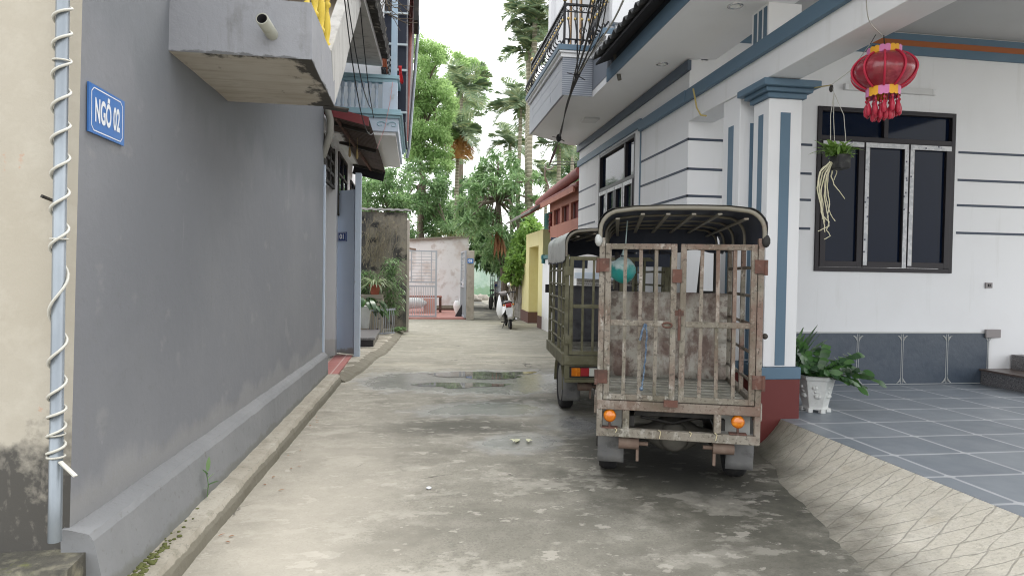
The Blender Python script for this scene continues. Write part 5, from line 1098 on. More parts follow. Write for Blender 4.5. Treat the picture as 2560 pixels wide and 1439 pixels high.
# ------------------------------------------------------------------ cargo carts (local: y forward, x right, z up)
def cart(name,label,loc,yaw,yr,yf,hw,sill,gate_z,metal,board,main):
    ct_=T(name,label,'cargo cart',loc,rot=(0,0,math.radians(-yaw)),group='caged three wheel cargo carts')
    yT=yf+(.75 if main else .02); zt=2.1; zs=1.86 if main else 1.8; s0,s1=sill; g0,g1=gate_z
    hb_y=yf-.12
    mb=MB(); mb.box(-hw+.03,hw-.03,yr+.04,yf,s1-.06,s1-.02)
    for k in range(9): y=yr+.12+k*(yf-yr-.2)/8; mb.bar((-hw+.05,y,s1-.015),(hw-.05,y,s1-.015),.03,.014)
    mb.build('bed_floor',M['bedfloor'],ct_)
    mb=MB(); n=14; 
    mb.loft([[(-hw+.05+(2*hw-.1)*i/n,hb_y+.008*math.sin(i*1.9)+.006*math.sin(j*2.3),s1+(1.45-s1)*j/8+(.004*math.sin(i*2.1) if j==8 else 0)) for j in range(9)] for i in range(n+1)],sm=True); o=mb.build('headboard',board,ct_,fixn=False); o.modifiers.new('t','SOLIDIFY').thickness=.012
    mb=MB(); mb.bar((-hw+.05,hb_y-.012,1.02),(hw-.05,hb_y-.012,1.02),.016,.03) if main else mb.bar((-hw+.05,hb_y-.012,.75),(hw-.05,hb_y-.012,.75),.02,.03); mb.build('headboard_rib',board,ct_)
    # sill, bumper, posts
    mb=MB(); mb.bar((-hw,yr,(s0+s1)/2),(hw,yr,(s0+s1)/2),.06,s1-s0); mb.build('rear_sill',metal,ct_,bevel=.005)
    for s in (-1,1):
        mb=MB(); mb.bar((s*(hw-.001),yr+.03,(s1-.05)),(s*(hw-.001),yf,(s1-.05)),.05,.13); mb.build('side_sill',metal,ct_,bevel=.005)
        mb=MB(); mb.bar((s*(hw-.018),yr-.002,.39 if main else s0+.0),(s*(hw-.018),yr-.002,zs+.02),.042,.045); mb.build('corner_post',metal,ct_,bevel=.004)
        mb=MB(); mb.bar((s*(hw-.018),yf-.02,s1),(s*(hw-.018),yf-.02,zs+.02),.04,.04); mb.build('front_post',metal,ct_,bevel=.004)
        for y in ((yr+.62,yr+.28,yf-.4) if not main else (.12,.5)): mb=MB(); mb.bar((s*(hw-.018),y,s1-.02),(s*(hw-.018),y,zs),.035,.03); mb.build('side_upright',metal,ct_,bevel=.003)
        for k in range(5 if main else 6): 
            z=s1+.14+(zs-s1-.2)*k/(4.6 if main else 5.6); mb=MB(); mb.tube([(s*(hw-.015),yr+.01,z),(s*(hw-.02),(yr+yf)/2,z+.004),(s*(hw-.015),yf-.02,z)],.013,6); mb.build('side_rail',metal,ct_)
    if main:
        mb=MB(); mb.bar((-hw,yr,.425),(hw,yr,.415),.05,.065); mb.build('bumper',metal,ct_,bevel=.005)
        for x in (-.37,.29): mb=MB(); mb.bar((x,yr,.455),(x,yr,s0),.05,.05); mb.build('bumper_strut',metal,ct_,bevel=.004)
        for x0,x1 in ((-hw+.04,-.4),(.32,hw-.04)): 
            mb=MB(); mb.box(x0,x1,yr+.12,yr+.13,.42,s0); mb.build('lamp_back_plate',mat('pale_plate',(.4,.4,.38),[((.2,.19,.17),6,.5,.7,.6)],.5) if x0<0 else bpy.data.materials['pale_plate'],ct_)
        for x in (-.49,.435):
            mb=MB(); mb.lathe([(.001,-.03),(.03,-.028),(.046,-.015),(.048,.01),(.03,.028),(.001,.03)],(x,yr-.0,.545),20,axis='y'); l=mb.build('indicator_lamp',M['amber'],ct_)
            mb=MB(); mb.tube([(x,yr,.458),(x,yr,.5)],.009,8); mb.box(x-.06,x+.06,yr-.025,yr+.03,.452,.462); mb.build('lamp_bracket',M['rust'],l)
        mb=MB()
        for x,l_ in ((-.13,.06),(.09,.03),(.27,.05),(-.45,.03)): mb.tube([(x,yr-.028,.46),(x+.015,yr-.04,.45),(x+.005,yr-.045,.46-l_)],.0035,4)
        tag(mb.build('straw_wisp',mat('straw',(.55,.48,.3),[],.9),ct_),kind='stuff')
    else:
        mb=MB(); mb.box(-hw+.005,-.1,yr-.012,yr+.02,.44,s0+.0); mb.box(-hw+.005,hw,yr-.02,yr+.02,.40,.438); mb.build('rear_panel',metal,ct_,bevel=.004)
        for x in (-.38,.38):
            mb=MB(); mb.box(x-.16,x+.16,yr-.03,yr-.013,.46,.58); l=mb.build('lamp_housing',M['rubber'],ct_)
            mb=MB(); mb.box(x-.14,x-.04,yr-.042,yr-.031,.475,.565); mb.build('indicator_lens',M['amber'],l,bevel=.004)
            mb=MB(); mb.box(x-.038,x+.055,yr-.042,yr-.031,.475,.565); mb.build('tail_lens',M['redlens'],l,bevel=.004)
            mb=MB(); mb.box(x+.057,x+.145,yr-.042,yr-.031,.475,.565); mb.build('reverse_lens',M['clearlens'],l,bevel=.004)
    # double gate
    for side in (-1,1):
        a,b=(-hw+.045,-.022) if side<0 else (.004,hw-.045)
        yy=yr-.02; mb=MB(); w=.042; mt=g0+(g1-g0)*.495
        mb.bar((a+w/2,yy,g0),(a+w/2,yy,g1),w,.03); mb.bar((b-w/2,yy,g0),(b-w/2,yy,g1),w,.03)
        for z in (g0+w/2,mt,g1-w/2): mb.bar((a+w,yy,z),(b-w,yy,z),.028,w)
        g_=mb.build('rear_gate',metal,ct_,bevel=.004)
        for k in range(3):
            x=a+w+(b-a-2*w)*(k+1)/4+.006*(k-1)
            for z0,z1 in ((g0+w,mt-w/2),(mt+w/2,g1-w)):
                mb=MB(); bx_=R_.uniform(-.008,.008); mb.tube([(x,yy+.002,z0),(x+bx_,yy,(z0+z1)/2),(x,yy+.002,z1)],.0,4) if 0 else mb.bar((x,yy+.004,z0),(x+bx_*.6,yy+.004,z1),.026,.012); mb.build('gate_bar',metal,g_)
        for z in (g0+.17,g1-.16): mb=MB(); X_=side*(hw-.028); mb.box(X_-.038,X_+.045,yr-.045,yr-.036,z-.05,z+.05); mb.tube([(X_+side*.04,yr-.04,z-.06),(X_+side*.04,yr-.04,z+.05)],.014,8); mb.build('hinge',M['rust'] if main else metal,g_,bevel=.003)
    if main:
        mb=MB(); mb.box(-.055,.012,yr-.05,yr-.037,1.55,1.65); mb.tube([(-.02,yr-.055,1.59),(-.02,yr-.05,1.59)],.01,8); mb.build('latch_plate',M['rust'],ct_,bevel=.003)
        mb=MB(); mb.box(-.1,.0,yr-.06,yr-.05,.64,.69); mb.build('latch_plate',M['rust'],ct_)
        mb=MB(); mb.tube([(.0,yr-.045,1.13),(.0,yr-.045,1.36)],.011,8); mb.tube([(-.085+.035*math.cos(t*.63),yr-.045,1.24+.018*math.sin(t*.63)) for t in range(11)],.007,5); mb.box(-.03,.03,yr-.048,yr-.036,1.31,1.35); mb.build('bolt_latch',M['rust'],ct_)
    # hoops, roof slats, tarp
    def hoop(h,zb,inset=0):
        r=.15; pts=[(-h,zb)]
        for k in range(7): t=math.pi-k*math.pi/12; pts.append((-h+r+r*math.cos(t),zt-r-.02+r*math.sin(t)))
        pts+=[(x,zt-.02+.02*(1-(x/h)**2)) for x in (-h*.55,-h*.2,h*.2,h*.55)]
        for k in range(7): t=math.pi/2-k*math.pi/12; pts.append((h-r+r*math.cos(t),zt-r-.02+r*math.sin(t)))
        return pts+[(h,zb)]
    ys=[yr-.03]+[yr+(yT-yr)*t for t in (.27,.52,.76,.98)]
    for i,y in enumerate(ys):
        mb=MB(); mb.tube([(x,y,z) for x,z in hoop(hw+(.0 if i==0 else -.03),zs-.0)],.017 if i==0 else .012,8); mb.build('roof_hoop',M['pale_steel'],ct_)
    for k in range(6):
        x=(-.8+1.6*k/5)*hw*.98; z=zt-.045-(.035 if abs(k-2.5)>2 else 0); mb=MB(); mb.bar((x,yr-.02,z),(x,yT,z),.03,.012); mb.build('roof_slat',M['pale_steel'],ct_)
    zb=1.85 if main else 1.74
    base=hoop(hw+.018,zb)
    secs=[]
    for i in range(15):
        y=yr-.045+(yT-yr+.1)*i/14; q=[]
        for j,(x,z) in enumerate(base):
            e=j in(0,len(base)-1); sag=-.012*abs(math.sin(i*math.pi/14*3)); q.append((x*(1+.012*noise.noise(V((i*.8,j*.5,1)))+(.02*math.sin(i*2.1) if e else 0)),y,z+.022+sag*(not e)+(-.03*abs(math.sin(i*1.3)) if e else 0)))
        secs.append(q)
    mb=MB(); mb.loft(secs,sm=True); mb.build('tarpaulin',M['tarp_out'] if not main else M['tarp_out'],ct_,fixn=False)
    mb=MB(); mb.loft([[(x*.992,y,z-.012) for x,y,z in q] for q in secs],sm=True); mb.build('tarpaulin_lining',M['tarp'],ct_,fixn=False)
    fc=MB(); fc.loft([[(-hw+.02+(2*hw-.04)*i/16,yT+.015+.012*math.sin(i*1.7+j),zt+.0-(.24-.02*math.sin(i*1.1))*j/4) for j in range(5)] for i in range(17)],sm=True); fc.build('front_curtain',M['tarp'],ct_,fixn=False)
    if main:
        for s in (-1,1):
            mb=MB(); mb.sphere((s*(hw+.01),yr-.03,1.86),.03,8,5,sz=1.6); mb.build('tarp_knot',M['tarp_out'] if s<0 else M['rubber'],ct_)
        mb=MB(); mb.sphere((hw+.035,yr+.05,1.17),.022,7,5); mb.bar((hw+.0,yr+.04,1.17),(hw+.03,yr+.05,1.17),.012,.02); mb.build('hook',M['darksteel'],ct_)
    # running gear
    for s in (-1,1):
        x=s*.5; R=.285 if main else .3; w=.065; mb=MB(); k=[(R-.085,-w),(R-.02,-w-.005),(R-.004,-w+.015),(R,-.02),(R,.02),(R-.004,w-.015),(R-.02,w+.005),(R-.085,w)]
        mb.lathe([(R-.1,-w+.01)]+k+[(R-.1,w-.01)],(x,0,R),32,axis='x'); ty=mb.build('wheel',M['rubber'],ct_)
        mb=MB(); mb.lathe([(.001,-.03*s),(.05,-.03*s),(.06,.0),(.12,.01*s),(.15,.045*s),(R-.088,.05*s),(R-.085,w*s*.95)],(x,0,R),24,axis='x'); mb.build('rim',M['rim'],ty,fixn=True)
        mb=MB(); mb.loft([[(x-s*.02-.1+.2*i/4,-.34 - .02*math.sin(j*.9)-.03*j/5,.42-.27*j/5) for i in range(5)] for j in range(6)],sm=True); o=mb.build('mud_flap',M['flap'],ct_,fixn=False); o.modifiers.new('t','SOLIDIFY').thickness=.008
        mb=MB(); mb.loft([[(x+d,.0+ (R+.06)*math.cos(t),R+(R+.05)*math.sin(t)) for d in (-.09,.09)] for t in [math.pi*(-.02+1.04*i/10) for i in range(11)]],sm=True); o=mb.build('mudguard',M['darksteel'] if main else metal,ct_,fixn=False); o.modifiers.new('t','SOLIDIFY').thickness=.006
        mb=MB(); 
        for l in range(4): mb.loft([[(s*.33+d,-.48+.96*i/10+(.05*l if 0 else 0),.33-.1*math.sin(math.pi*i/10)*0-.02*l+.09*(abs(i-5)/5)**2) for d in (-.03,.03)] for i in range(l,11-l)])
        o=mb.build('leaf_spring',M['darksteel'],ct_,fixn=False); o.modifiers.new('t','SOLIDIFY').thickness=.012
        mb=MB(); mb.tube([(s*.27,-.46,.33),(s*.42,-.46,.33)],.045,12); mb.tube([(s*.2,-.46,.33),(s*.27,-.46,.33)],.016,8); mb.bar((s*.28,-.47,.2),(s*.28,-.47,.45),.02,.02); mb.build('spring_shackle',M['axle'] if 0 else mat('rusty_shackle',(.16,.11,.085),[((.25,.2,.16),8,.5,.7,.6)],.8) if s<0 and main else bpy.data.materials['rusty_shackle'],ct_)
        mb=MB(); mb.bar((s*.33,yr+.05,.5),(s*.33,yf+.9,.5),.05,.08); mb.build('chassis_rail',M['darksteel'],ct_)
    mb=MB(); mb.lathe([(.045,-.48),(.05,-.3),(.07,-.2),(.13,-.1),(.155,0),(.13,.1),(.07,.2),(.05,.3),(.045,.48)],(0.02,0,.31),20,axis='x'); mb.lathe([(.001,-.17),(.09,-.165),(.12,-.12),(.12,-.05)],(.02,0,.31),20,axis='y'); mb.build('rear_axle',M['axle'],ct_)
    mb=MB(); mb.tube([(.02,.15,.33),(.02,yf+.5,.42)],.03,8); mb.build('drive_shaft',M['darksteel'],ct_)
    mb=MB(); mb.sphere((-.2,.2,.52),.09,10,7); mb.box(.1,.3,.15,.5,.4,.56); mb.tube([(-.25,-.3,.5),(.0,-.2,.44),(.25,-.25,.52)],.012,5); mb.build('underbody_part',M['darksteel'],ct_)
    mb=MB(); mb.box(-.3,.3,yr+.15,yf,s1-.14,s1-.1); mb.build('bed_support',M['darksteel'],ct_)
    # driver's cab in front
    for s in (-1,1):
        mb=MB(); mb.tube([(s*.46,yf+.12,.9),(s*.46,yf+.12,1.82)],.018,8); mb.build('cab_post',M['darksteel'],ct_)
        mb=MB(); mb.tube([(s*.46,yf+1.1,1.82),(s*.42,yf+1.25,1.1),(s*.3,yf+1.35,.8)],.018,8); mb.build('cab_post',M['darksteel'],ct_)
    mb=MB(); mb.add([(-.42,yf+1.12,1.84),(.12,yf+1.12,1.84),(.12,yf+1.15,1.7),(-.42,yf+1.15,1.7)],[(0,1,2,3)]); o=mb.build('sun_visor',M['glass_dark'] if 0 else M['tarp'],ct_,fixn=False); o.modifiers.new('t','SOLIDIFY').thickness=.008
    mb=MB(); mb.loft([[(x,yf+.1+.5*i/4,.86+.04*math.sin(i)) for x in (-.25,0,.25)] for i in range(5)],sm=True); o=mb.build('driver_seat',M['rubber'],ct_,fixn=False); o.modifiers.new('t','SOLIDIFY').thickness=.09
    mb=MB(); mb.tube([(-.4,yf+.75,1.12),(-.2,yf+.9,1.08),(.2,yf+.9,1.08),(.4,yf+.75,1.12)],.016,8); mb.tube([(0,yf+.9,1.08),(0,yf+1.35,.35)],.035,8); mb.build('handlebar',M['darksteel'],ct_)
    mb=MB(); mb.lathe([(.2,-.05),(.27,-.05),(.28,0),(.27,.05),(.2,.05)],(0,yf+1.4,.28),28,axis='x'); mb.build('front_wheel',M['rubber'],ct_)
    mb=MB(); mb.loft([[(x*w,yf+y,z) for x in (-1,-.5,.5,1)] for y,w,z in ((1.0,.4,.6),(1.3,.38,1.0),(1.38,.3,1.1))],sm=True); o=mb.build('front_shield',mat('blue_fairing',(.03,.06,.12),[],.35) if main else bpy.data.materials['blue_fairing'],ct_,fixn=False); o.modifiers.new('t','SOLIDIFY').thickness=.02
    for s in (-1,1): mb=MB(); mb.tube([(s*.4,yf+.8,1.12),(s*.5,yf+.75,1.35)],.008,6); mb.box(s*.5-.07,s*.5+.07,yf+.73,yf+.76,1.33,1.45); mb.build('mirror',M['rubber'],ct_,bevel=.01)
    return ct_
c1=cart('caged_cargo_cart','rusty pale caged cargo cart nearest the camera with amber lamps and rear gates',(2.08,4.98,0),17.8,-.52,.78,.585,(.595,.665),(.672,1.835),M['truck'],M['headboard'],True)
c2=cart('caged_cargo_cart','olive green caged cargo cart with a silver tarpaulin, parked behind the rusty cart',(2.29,7.46,0),5.3,-.58,1.0,.6,(.60,.70),(.71,1.8),M['truck2'],M['headboard2'],False)
m=c1.matrix_basis
# extra things carried by the carts
def cart_pt(x,y,z): 
    a=math.radians(-17.8); return V((2.08+x*math.cos(a)-y*math.sin(a),4.98+x*math.sin(a)+y*math.cos(a),z))
pb=MB(); c_=cart_pt(-.41,-.12,1.66); pb.sphere(c_,.105,16,10,sx=1.05,sy=.8,sz=1.2); 
for i,v in enumerate(pb.v): 
    q=V(v)-c_; pb.v[i]=tuple(jit(c_+q*(1 if q.z<0.03 else 1-.6*(q.z-.03)/.1)+V((0,0,.5*max(q.z-.05,0))),.018,14))
bgm=mat('green_plastic_bag',(.02,.27,.25),[((.45,.55,.55),6.5,.47,.6,.9,(-.15,.12)),((.02,.15,.15),20,.5,.7,.5)],.3)
bgo=T('plastic_bag','green plastic bag with pale contents hung inside the rusty cart','bag',c_)
pb.build('bag',bgm,bgo); mb=MB(); mb.tube([c_+V((0,0,.1)),c_+V((.02,0,.2)),c_+V((.03,.0,.38))],[.016,.006,.004],6); mb.build('handle',bgm,bgo)
rp_=MB(); pts=[cart_pt(-.24,-.575,1.245),cart_pt(-.232,-.585,1.17),cart_pt(-.238,-.575,1.0),cart_pt(-.25,-.57,.85),cart_pt(-.262,-.57,.765)]
pp=[]
for a,b_ in zip(pts,pts[1:]): pp+=[a.lerp(b_,t/6)+V((.003*math.sin(t*1.9),0,0)) for t in range(6)]
rp_.tube(pp,[.0075 if i%2 else .005 for i in range(len(pp))],7); rp_.tube([pts[0]+V((-.005,0,0)),pts[0]+V((-.03,-.01,-.05)),pts[0]+V((-.045,-.01,-.12))],.008,6); rp_.sphere(pts[-1],.016,8,5)
tag(rp_.build('blue_rope',mat('blue_grey_rope',(.07,.11,.17),[((.22,.27,.33),60,.48,.6,.8)],.9)),'frayed blue grey rope hanging from the middle bar of the rusty cart gate','rope')
# litter on the road
for i,(x,y,r) in enumerate(((.98,5.98,.04),(1.06,5.95,.035),(.93,5.93,.03))):
    mb=MB(); 
    for k in range(4): t=R_.random()*6.28; blade(mb,(x,y,.012+.01*i),(math.cos(t),math.sin(t),.4),r*1.6,r,droop=.8,n=3)
    tag(mb.build('scrap',mat('pale_scrap',(.6,.6,.42),[],.8) if i==0 else bpy.data.materials['pale_scrap'],fixn=False),'small pale green leaf scrap lying in the rippled puddle','litter','leaf scraps in the puddle')
mb=MB(); q=gz(1072,1221); mb.sphere((q.x,q.y,.008),.022,8,5,sz=.4); tag(mb.build('pebble',M['signwhite']),'single small white pebble lying on the bare concrete road','pebble')

ms=MB()
for k in range(150):
    Y=3.12+abs(R_.gauss(0,.3)); x=xp(Y)+R_.uniform(.0,.07); ms.sphere((x,Y,.126),R_.uniform(.006,.016),6,4,sz=.5)
tag(ms.build('moss',mat('green_moss',(.09,.1,.03),[((.15,.16,.05),30,.5,.7,.7)],.95)),'damp green moss on the kerb against the grey plinth','moss',kind='stuff')
lv=MB()
for k in range(26):
    Y=R_.uniform(3.3,13); x=xf(Y)+.03+abs(R_.gauss(0,.12)) if Y<9.3 else pave_edge(Y)+.05+abs(R_.gauss(0,.1)); t=R_.random()*6.28
    blade(lv,(x,Y,.008),(math.cos(t),math.sin(t),.15),R_.uniform(.02,.05),R_.uniform(.008,.016),droop=.3,n=3)
tag(lv.build('leaf_litter',M['lf_brown'],fixn=False),'scattered dry leaf litter along the foot of the kerb','litter',kind='stuff')
# ------------------------------------------------------------------ trees
RNG=np.random.default_rng(11)
def leaf_cloud(clumps,n_per,L,Wd,droop=.35,folded=True):
    """many separate leaf blades spread through clumps [(centre, radius)]"""
    vs=[];fs=[];b=0
    for c,r in clumps:
        n=int(n_per*8*(r**2))+6
        u=RNG.normal(size=(n,3)); u/=np.linalg.norm(u,axis=1)[:,None]; rad=r*RNG.random(n)**.42
        p=np.array(c)+u*rad[:,None]*np.array([1,1,.8])
        d=u*.8+RNG.normal(size=(n,3))*.7; d[:,2]-=droop; d/=np.linalg.norm(d,axis=1)[:,None]
        up=np.array([0,0,1.])+RNG.normal(size=(n,3))*.5; s=np.cross(d,up); s/=np.linalg.norm(s,axis=1)[:,None]+1e-6
        nrm=np.cross(s,d); l=L*RNG.uniform(.7,1.35,n)[:,None]; w=Wd*RNG.uniform(.75,1.25,n)[:,None]
        A=p; B=p+d*l*.45+s*w*.5+nrm*w*.18; Cc=p+d*l-nrm*l*.12; D=p+d*l*.45-s*w*.5+nrm*w*.18
        q=np.stack([A,B,Cc,D],1).reshape(-1,3); vs.append(q)
        k=np.arange(n)*4+b; fs.append(np.stack([k,k+1,k+2,k+3],1)); b+=4*n
    return np.concatenate(vs),np.concatenate(fs)
def whorl_cloud(whorls,nl,L,Wd):
    vs=[];fs=[];b=0
    for c,o in whorls:
        n=nl; th=RNG.random(n)*6.283; o=np.array(o)/np.linalg.norm(o); a=np.cross(o,[.3,.2,1]); a/=np.linalg.norm(a); bb=np.cross(o,a)
        d=(np.cos(th)[:,None]*a+np.sin(th)[:,None]*bb)+o*RNG.uniform(-.1,.7,n)[:,None]; d[:,2]-=.12; d/=np.linalg.norm(d,axis=1)[:,None]
        s=np.cross(d,[0,0,1.]); s/=np.linalg.norm(s,axis=1)[:,None]+1e-6; l=L*RNG.uniform(.7,1.2,n)[:,None]; w=Wd*RNG.uniform(.8,1.2,n)[:,None]
        p=np.array(c)+RNG.normal(size=(n,3))*.04; z=np.array([0,0,1.])
        P0=p; P1=p+d*l*.4+s*w*.5+z*.0; P2=p+d*l*.4-s*w*.5; P3=p+d*l-z*l*.16; M0=p+d*l*.4+z*.03
        q=np.stack([P0,P1,P3,P2],1).reshape(-1,3); vs.append(q); k=np.arange(n)*4+b; fs.append(np.stack([k,k+1,k+2,k+3],1)); b+=4*n
    return np.concatenate(vs),np.concatenate(fs)
def npmesh(name,vf,m,parent):
    vs,fs=vf; r=root_of(parent); me=bpy.data.meshes.new(name); vs=vs-np.array(r.location)
    me.from_pydata(vs.tolist(),[],fs.tolist()); me.materials.append(m); me.update(); o=bpy.data.objects.new(name,me); COL.objects.link(o); o.parent=parent; return o
def clumps_from(circ,Y,dY,split=5,k=.55):
    """photo-outline circles become clumps scattered in depth round the trunk"""
    out=[]; ff=lambda r:r/FPX*Y
    for (px,py,r) in circ:
        for i in range(split):
            a=RNG.random()*6.283; e=RNG.random()**.5*.75; yy=Y+RNG.uniform(-dY,dY)
            c=at(px+r*e*math.cos(a),py+r*e*math.sin(a),yy); out.append((tuple(c),ff(r)*k*RNG.uniform(.6,1.15)))
    return out
def trunk(parent,paths,m):
    mb=MB()
    for pts,r0,r1 in paths:
        n=len(pts); mb.tube([jit(p,.08,1.3,2) for p in pts],[r0+(r1-r0)*i/(n-1) for i in range(n)],8)
    return mb.build('trunk',m,parent)
def tree(name,label,Y,circ,tr,leaf,L,Wd,n,dY=1.6,split=5,k=.55,group=None,kind='leaf',limbs=10,droop=.35):
    base=at(*tr[0],Y); base.z=0; t=T(name,label,'tree',base,group)
    cl=clumps_from(circ,Y,dY,split,k); pts=[base]+[at(x,y,Y) for x,y in tr]; r=tr and .012*Y*.55
    paths=[(pts,r,r*.45)]
    for i in range(limbs):
        c=V(cl[int(RNG.integers(len(cl)))][0]); s=pts[-1].lerp(pts[max(len(pts)-3,0)],RNG.random()); md=s.lerp(c,.5)+V((0,0,.15*(c-s).length)); paths.append(([s,md,c],r*.4,r*.06))
    trunk(t,paths,M['bark']); 
    npmesh('crown',leaf_cloud(cl,n,L,Wd,droop),leaf,t); return t
tree('feathery_tree','tall light green feathery tree rising behind the pale balcony house',31,[(1082,125,30),(1060,165,36),(1040,120,30),(1100,215,36),(1065,235,45),(1035,210,40),(1105,290,34),(1040,300,48),(1085,330,40),(1045,380,42),(1080,400,36),(1110,140,22),(1115,340,30),(1120,400,28),(1025,260,34),(1030,330,36),(1115,250,26)],[(1052,600),(1052,520),(1058,450),(1045,380),(1060,300),(1070,220)],M['lf_light'],.19,.07,170,split=9,k=.55,limbs=18)
tree('rounded_tree','light green rounded crown tree showing behind the two areca palms',44,[(1150,150,20),(1185,165,28),(1200,205,26),(1195,250,24),(1150,260,30),(1120,300,32),(1170,320,24),(1135,200,24),(1205,180,16)],[(1150,560),(1150,400),(1160,300),(1170,220)],M['lf_light'],.24,.09,140,split=7,k=.6)
tree('dark_tree','dark green tree standing behind the mouldy wall and shed',30,[(1030,440,42),(1085,440,42),(1060,500,45),(1020,520,46),(1085,540,48),(1040,570,40),(1105,490,36),(1075,590,34),(1110,430,28),(1120,560,30)],[(1053,650),(1050,560),(1056,500),(1060,440)],M['lf_mid'],.2,.075,150,split=5,k=.5)
tree('wall_top_tree','bushy mid green tree overhanging the black stained wall top',22,[(915,470,34),(950,455,38),(990,445,38),(930,510,34),(975,500,38),(1005,490,30),(1005,540,26),(905,505,24),(985,545,30)],[(985,640),(980,560),(965,500)],M['lf_mid'],.17,.06,260,dY=1.0,split=6,k=.5)
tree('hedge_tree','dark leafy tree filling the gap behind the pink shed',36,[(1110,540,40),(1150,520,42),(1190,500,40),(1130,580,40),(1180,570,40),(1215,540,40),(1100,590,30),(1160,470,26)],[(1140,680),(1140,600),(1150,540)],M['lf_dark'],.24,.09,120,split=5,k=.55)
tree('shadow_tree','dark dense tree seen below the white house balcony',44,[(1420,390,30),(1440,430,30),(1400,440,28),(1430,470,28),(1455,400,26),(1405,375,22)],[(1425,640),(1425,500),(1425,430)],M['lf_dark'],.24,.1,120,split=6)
# the big whorled-leaf tree over the path
def whorl_tree(name,label,Y,circ,tr,leaf,L,Wd,per,nl,dY):
    base=at(*tr[0],Y); base.z=0; t=T(name,label,'tree',base); cl=clumps_from(circ,Y,dY,4,.6); W=[]
    pts=[base]+[at(x,y,Y) for x,y in tr]; paths=[(pts,.2,.1)]
    for c,r in cl:
        c=V(c); 
        for i in range(int(per*r*r)+2):
            u=V(RNG.normal(size=3)).normalized(); 
            if u.z<-.3: u.z*=-.4
            p=c+u*r*RNG.uniform(.5,1.25); W.append((tuple(p),tuple(u+V((0,-.25,.35)))))
        if RNG.random()<.5: paths.append(([pts[-1],pts[-1].lerp(c,.5)+V((0,0,.3)),c],.06,.015))
    trunk(t,paths,M['bark']); npmesh('crown',whorl_cloud(W,nl,L,Wd),leaf,t); return t
mt=whorl_tree('broad_leaf_tree','large broad tree with drooping whorled leaves over the path',25,[(1205,425,34),(1255,415,36),(1180,470,40),(1235,475,48),(1290,465,42),(1335,455,28),(1175,525,42),(1225,530,46),(1280,525,46),(1195,590,40),(1245,595,46),(1290,590,36),(1215,640,30),(1255,655,34),(1345,500,24),(1165,560,30),(1290,410,24)],[(1262,790),(1262,700),(1255,640),(1250,560),(1245,500)],M['lf_mid'],.37,.088,58,11,2.0)
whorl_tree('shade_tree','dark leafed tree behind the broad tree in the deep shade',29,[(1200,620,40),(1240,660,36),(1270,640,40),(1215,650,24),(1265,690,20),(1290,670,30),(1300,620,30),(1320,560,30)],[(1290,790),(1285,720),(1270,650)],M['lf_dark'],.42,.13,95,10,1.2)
dl_=MB()
for k in range(70):
    p=at(1248+R_.gauss(0,5),575+R_.random()*22,23.6); t=R_.random()*6.28; blade(dl_,p,(math.cos(t)*.3+.12,math.sin(t)*.3,-1),R_.uniform(.4,.85),.05,droop=.2,n=3)
o=dl_.build('dead_leaf_bunch',M['lf_brown'],mt,fixn=False); tag(o,'hanging bunch of brown dead leaves')
# vine over the block wall
vt=T('leafy_vine','bright green climbing vine spilling over the block wall by the yellow gateway','vine',(3.7,22.6,0))
cl=clumps_from([(1300,600,22),(1325,590,24),(1290,640,24),(1312,640,24),(1278,670,16),(1322,560,18),(1335,620,16),(1300,675,18),(1340,575,14),(1290,700,12),(1268,690,10)],22.3,.7,7,.5)
npmesh('foliage',leaf_cloud(cl,420,.17,.1,.5),M['lf_vine'],vt)
mb=MB()
for k in range(16): a=at(1290+R_.gauss(0,14),660+R_.random()*20,22.3); b_=V((a.x+R_.uniform(-.2,.2),a.y-.1,max(a.z-R_.uniform(.6,1.5),.05))); mb.tube([a,a.lerp(b_,.5)+V((.06,-.05,0)),b_],.016,5)
mb.build('stem',M['bark'],vt)
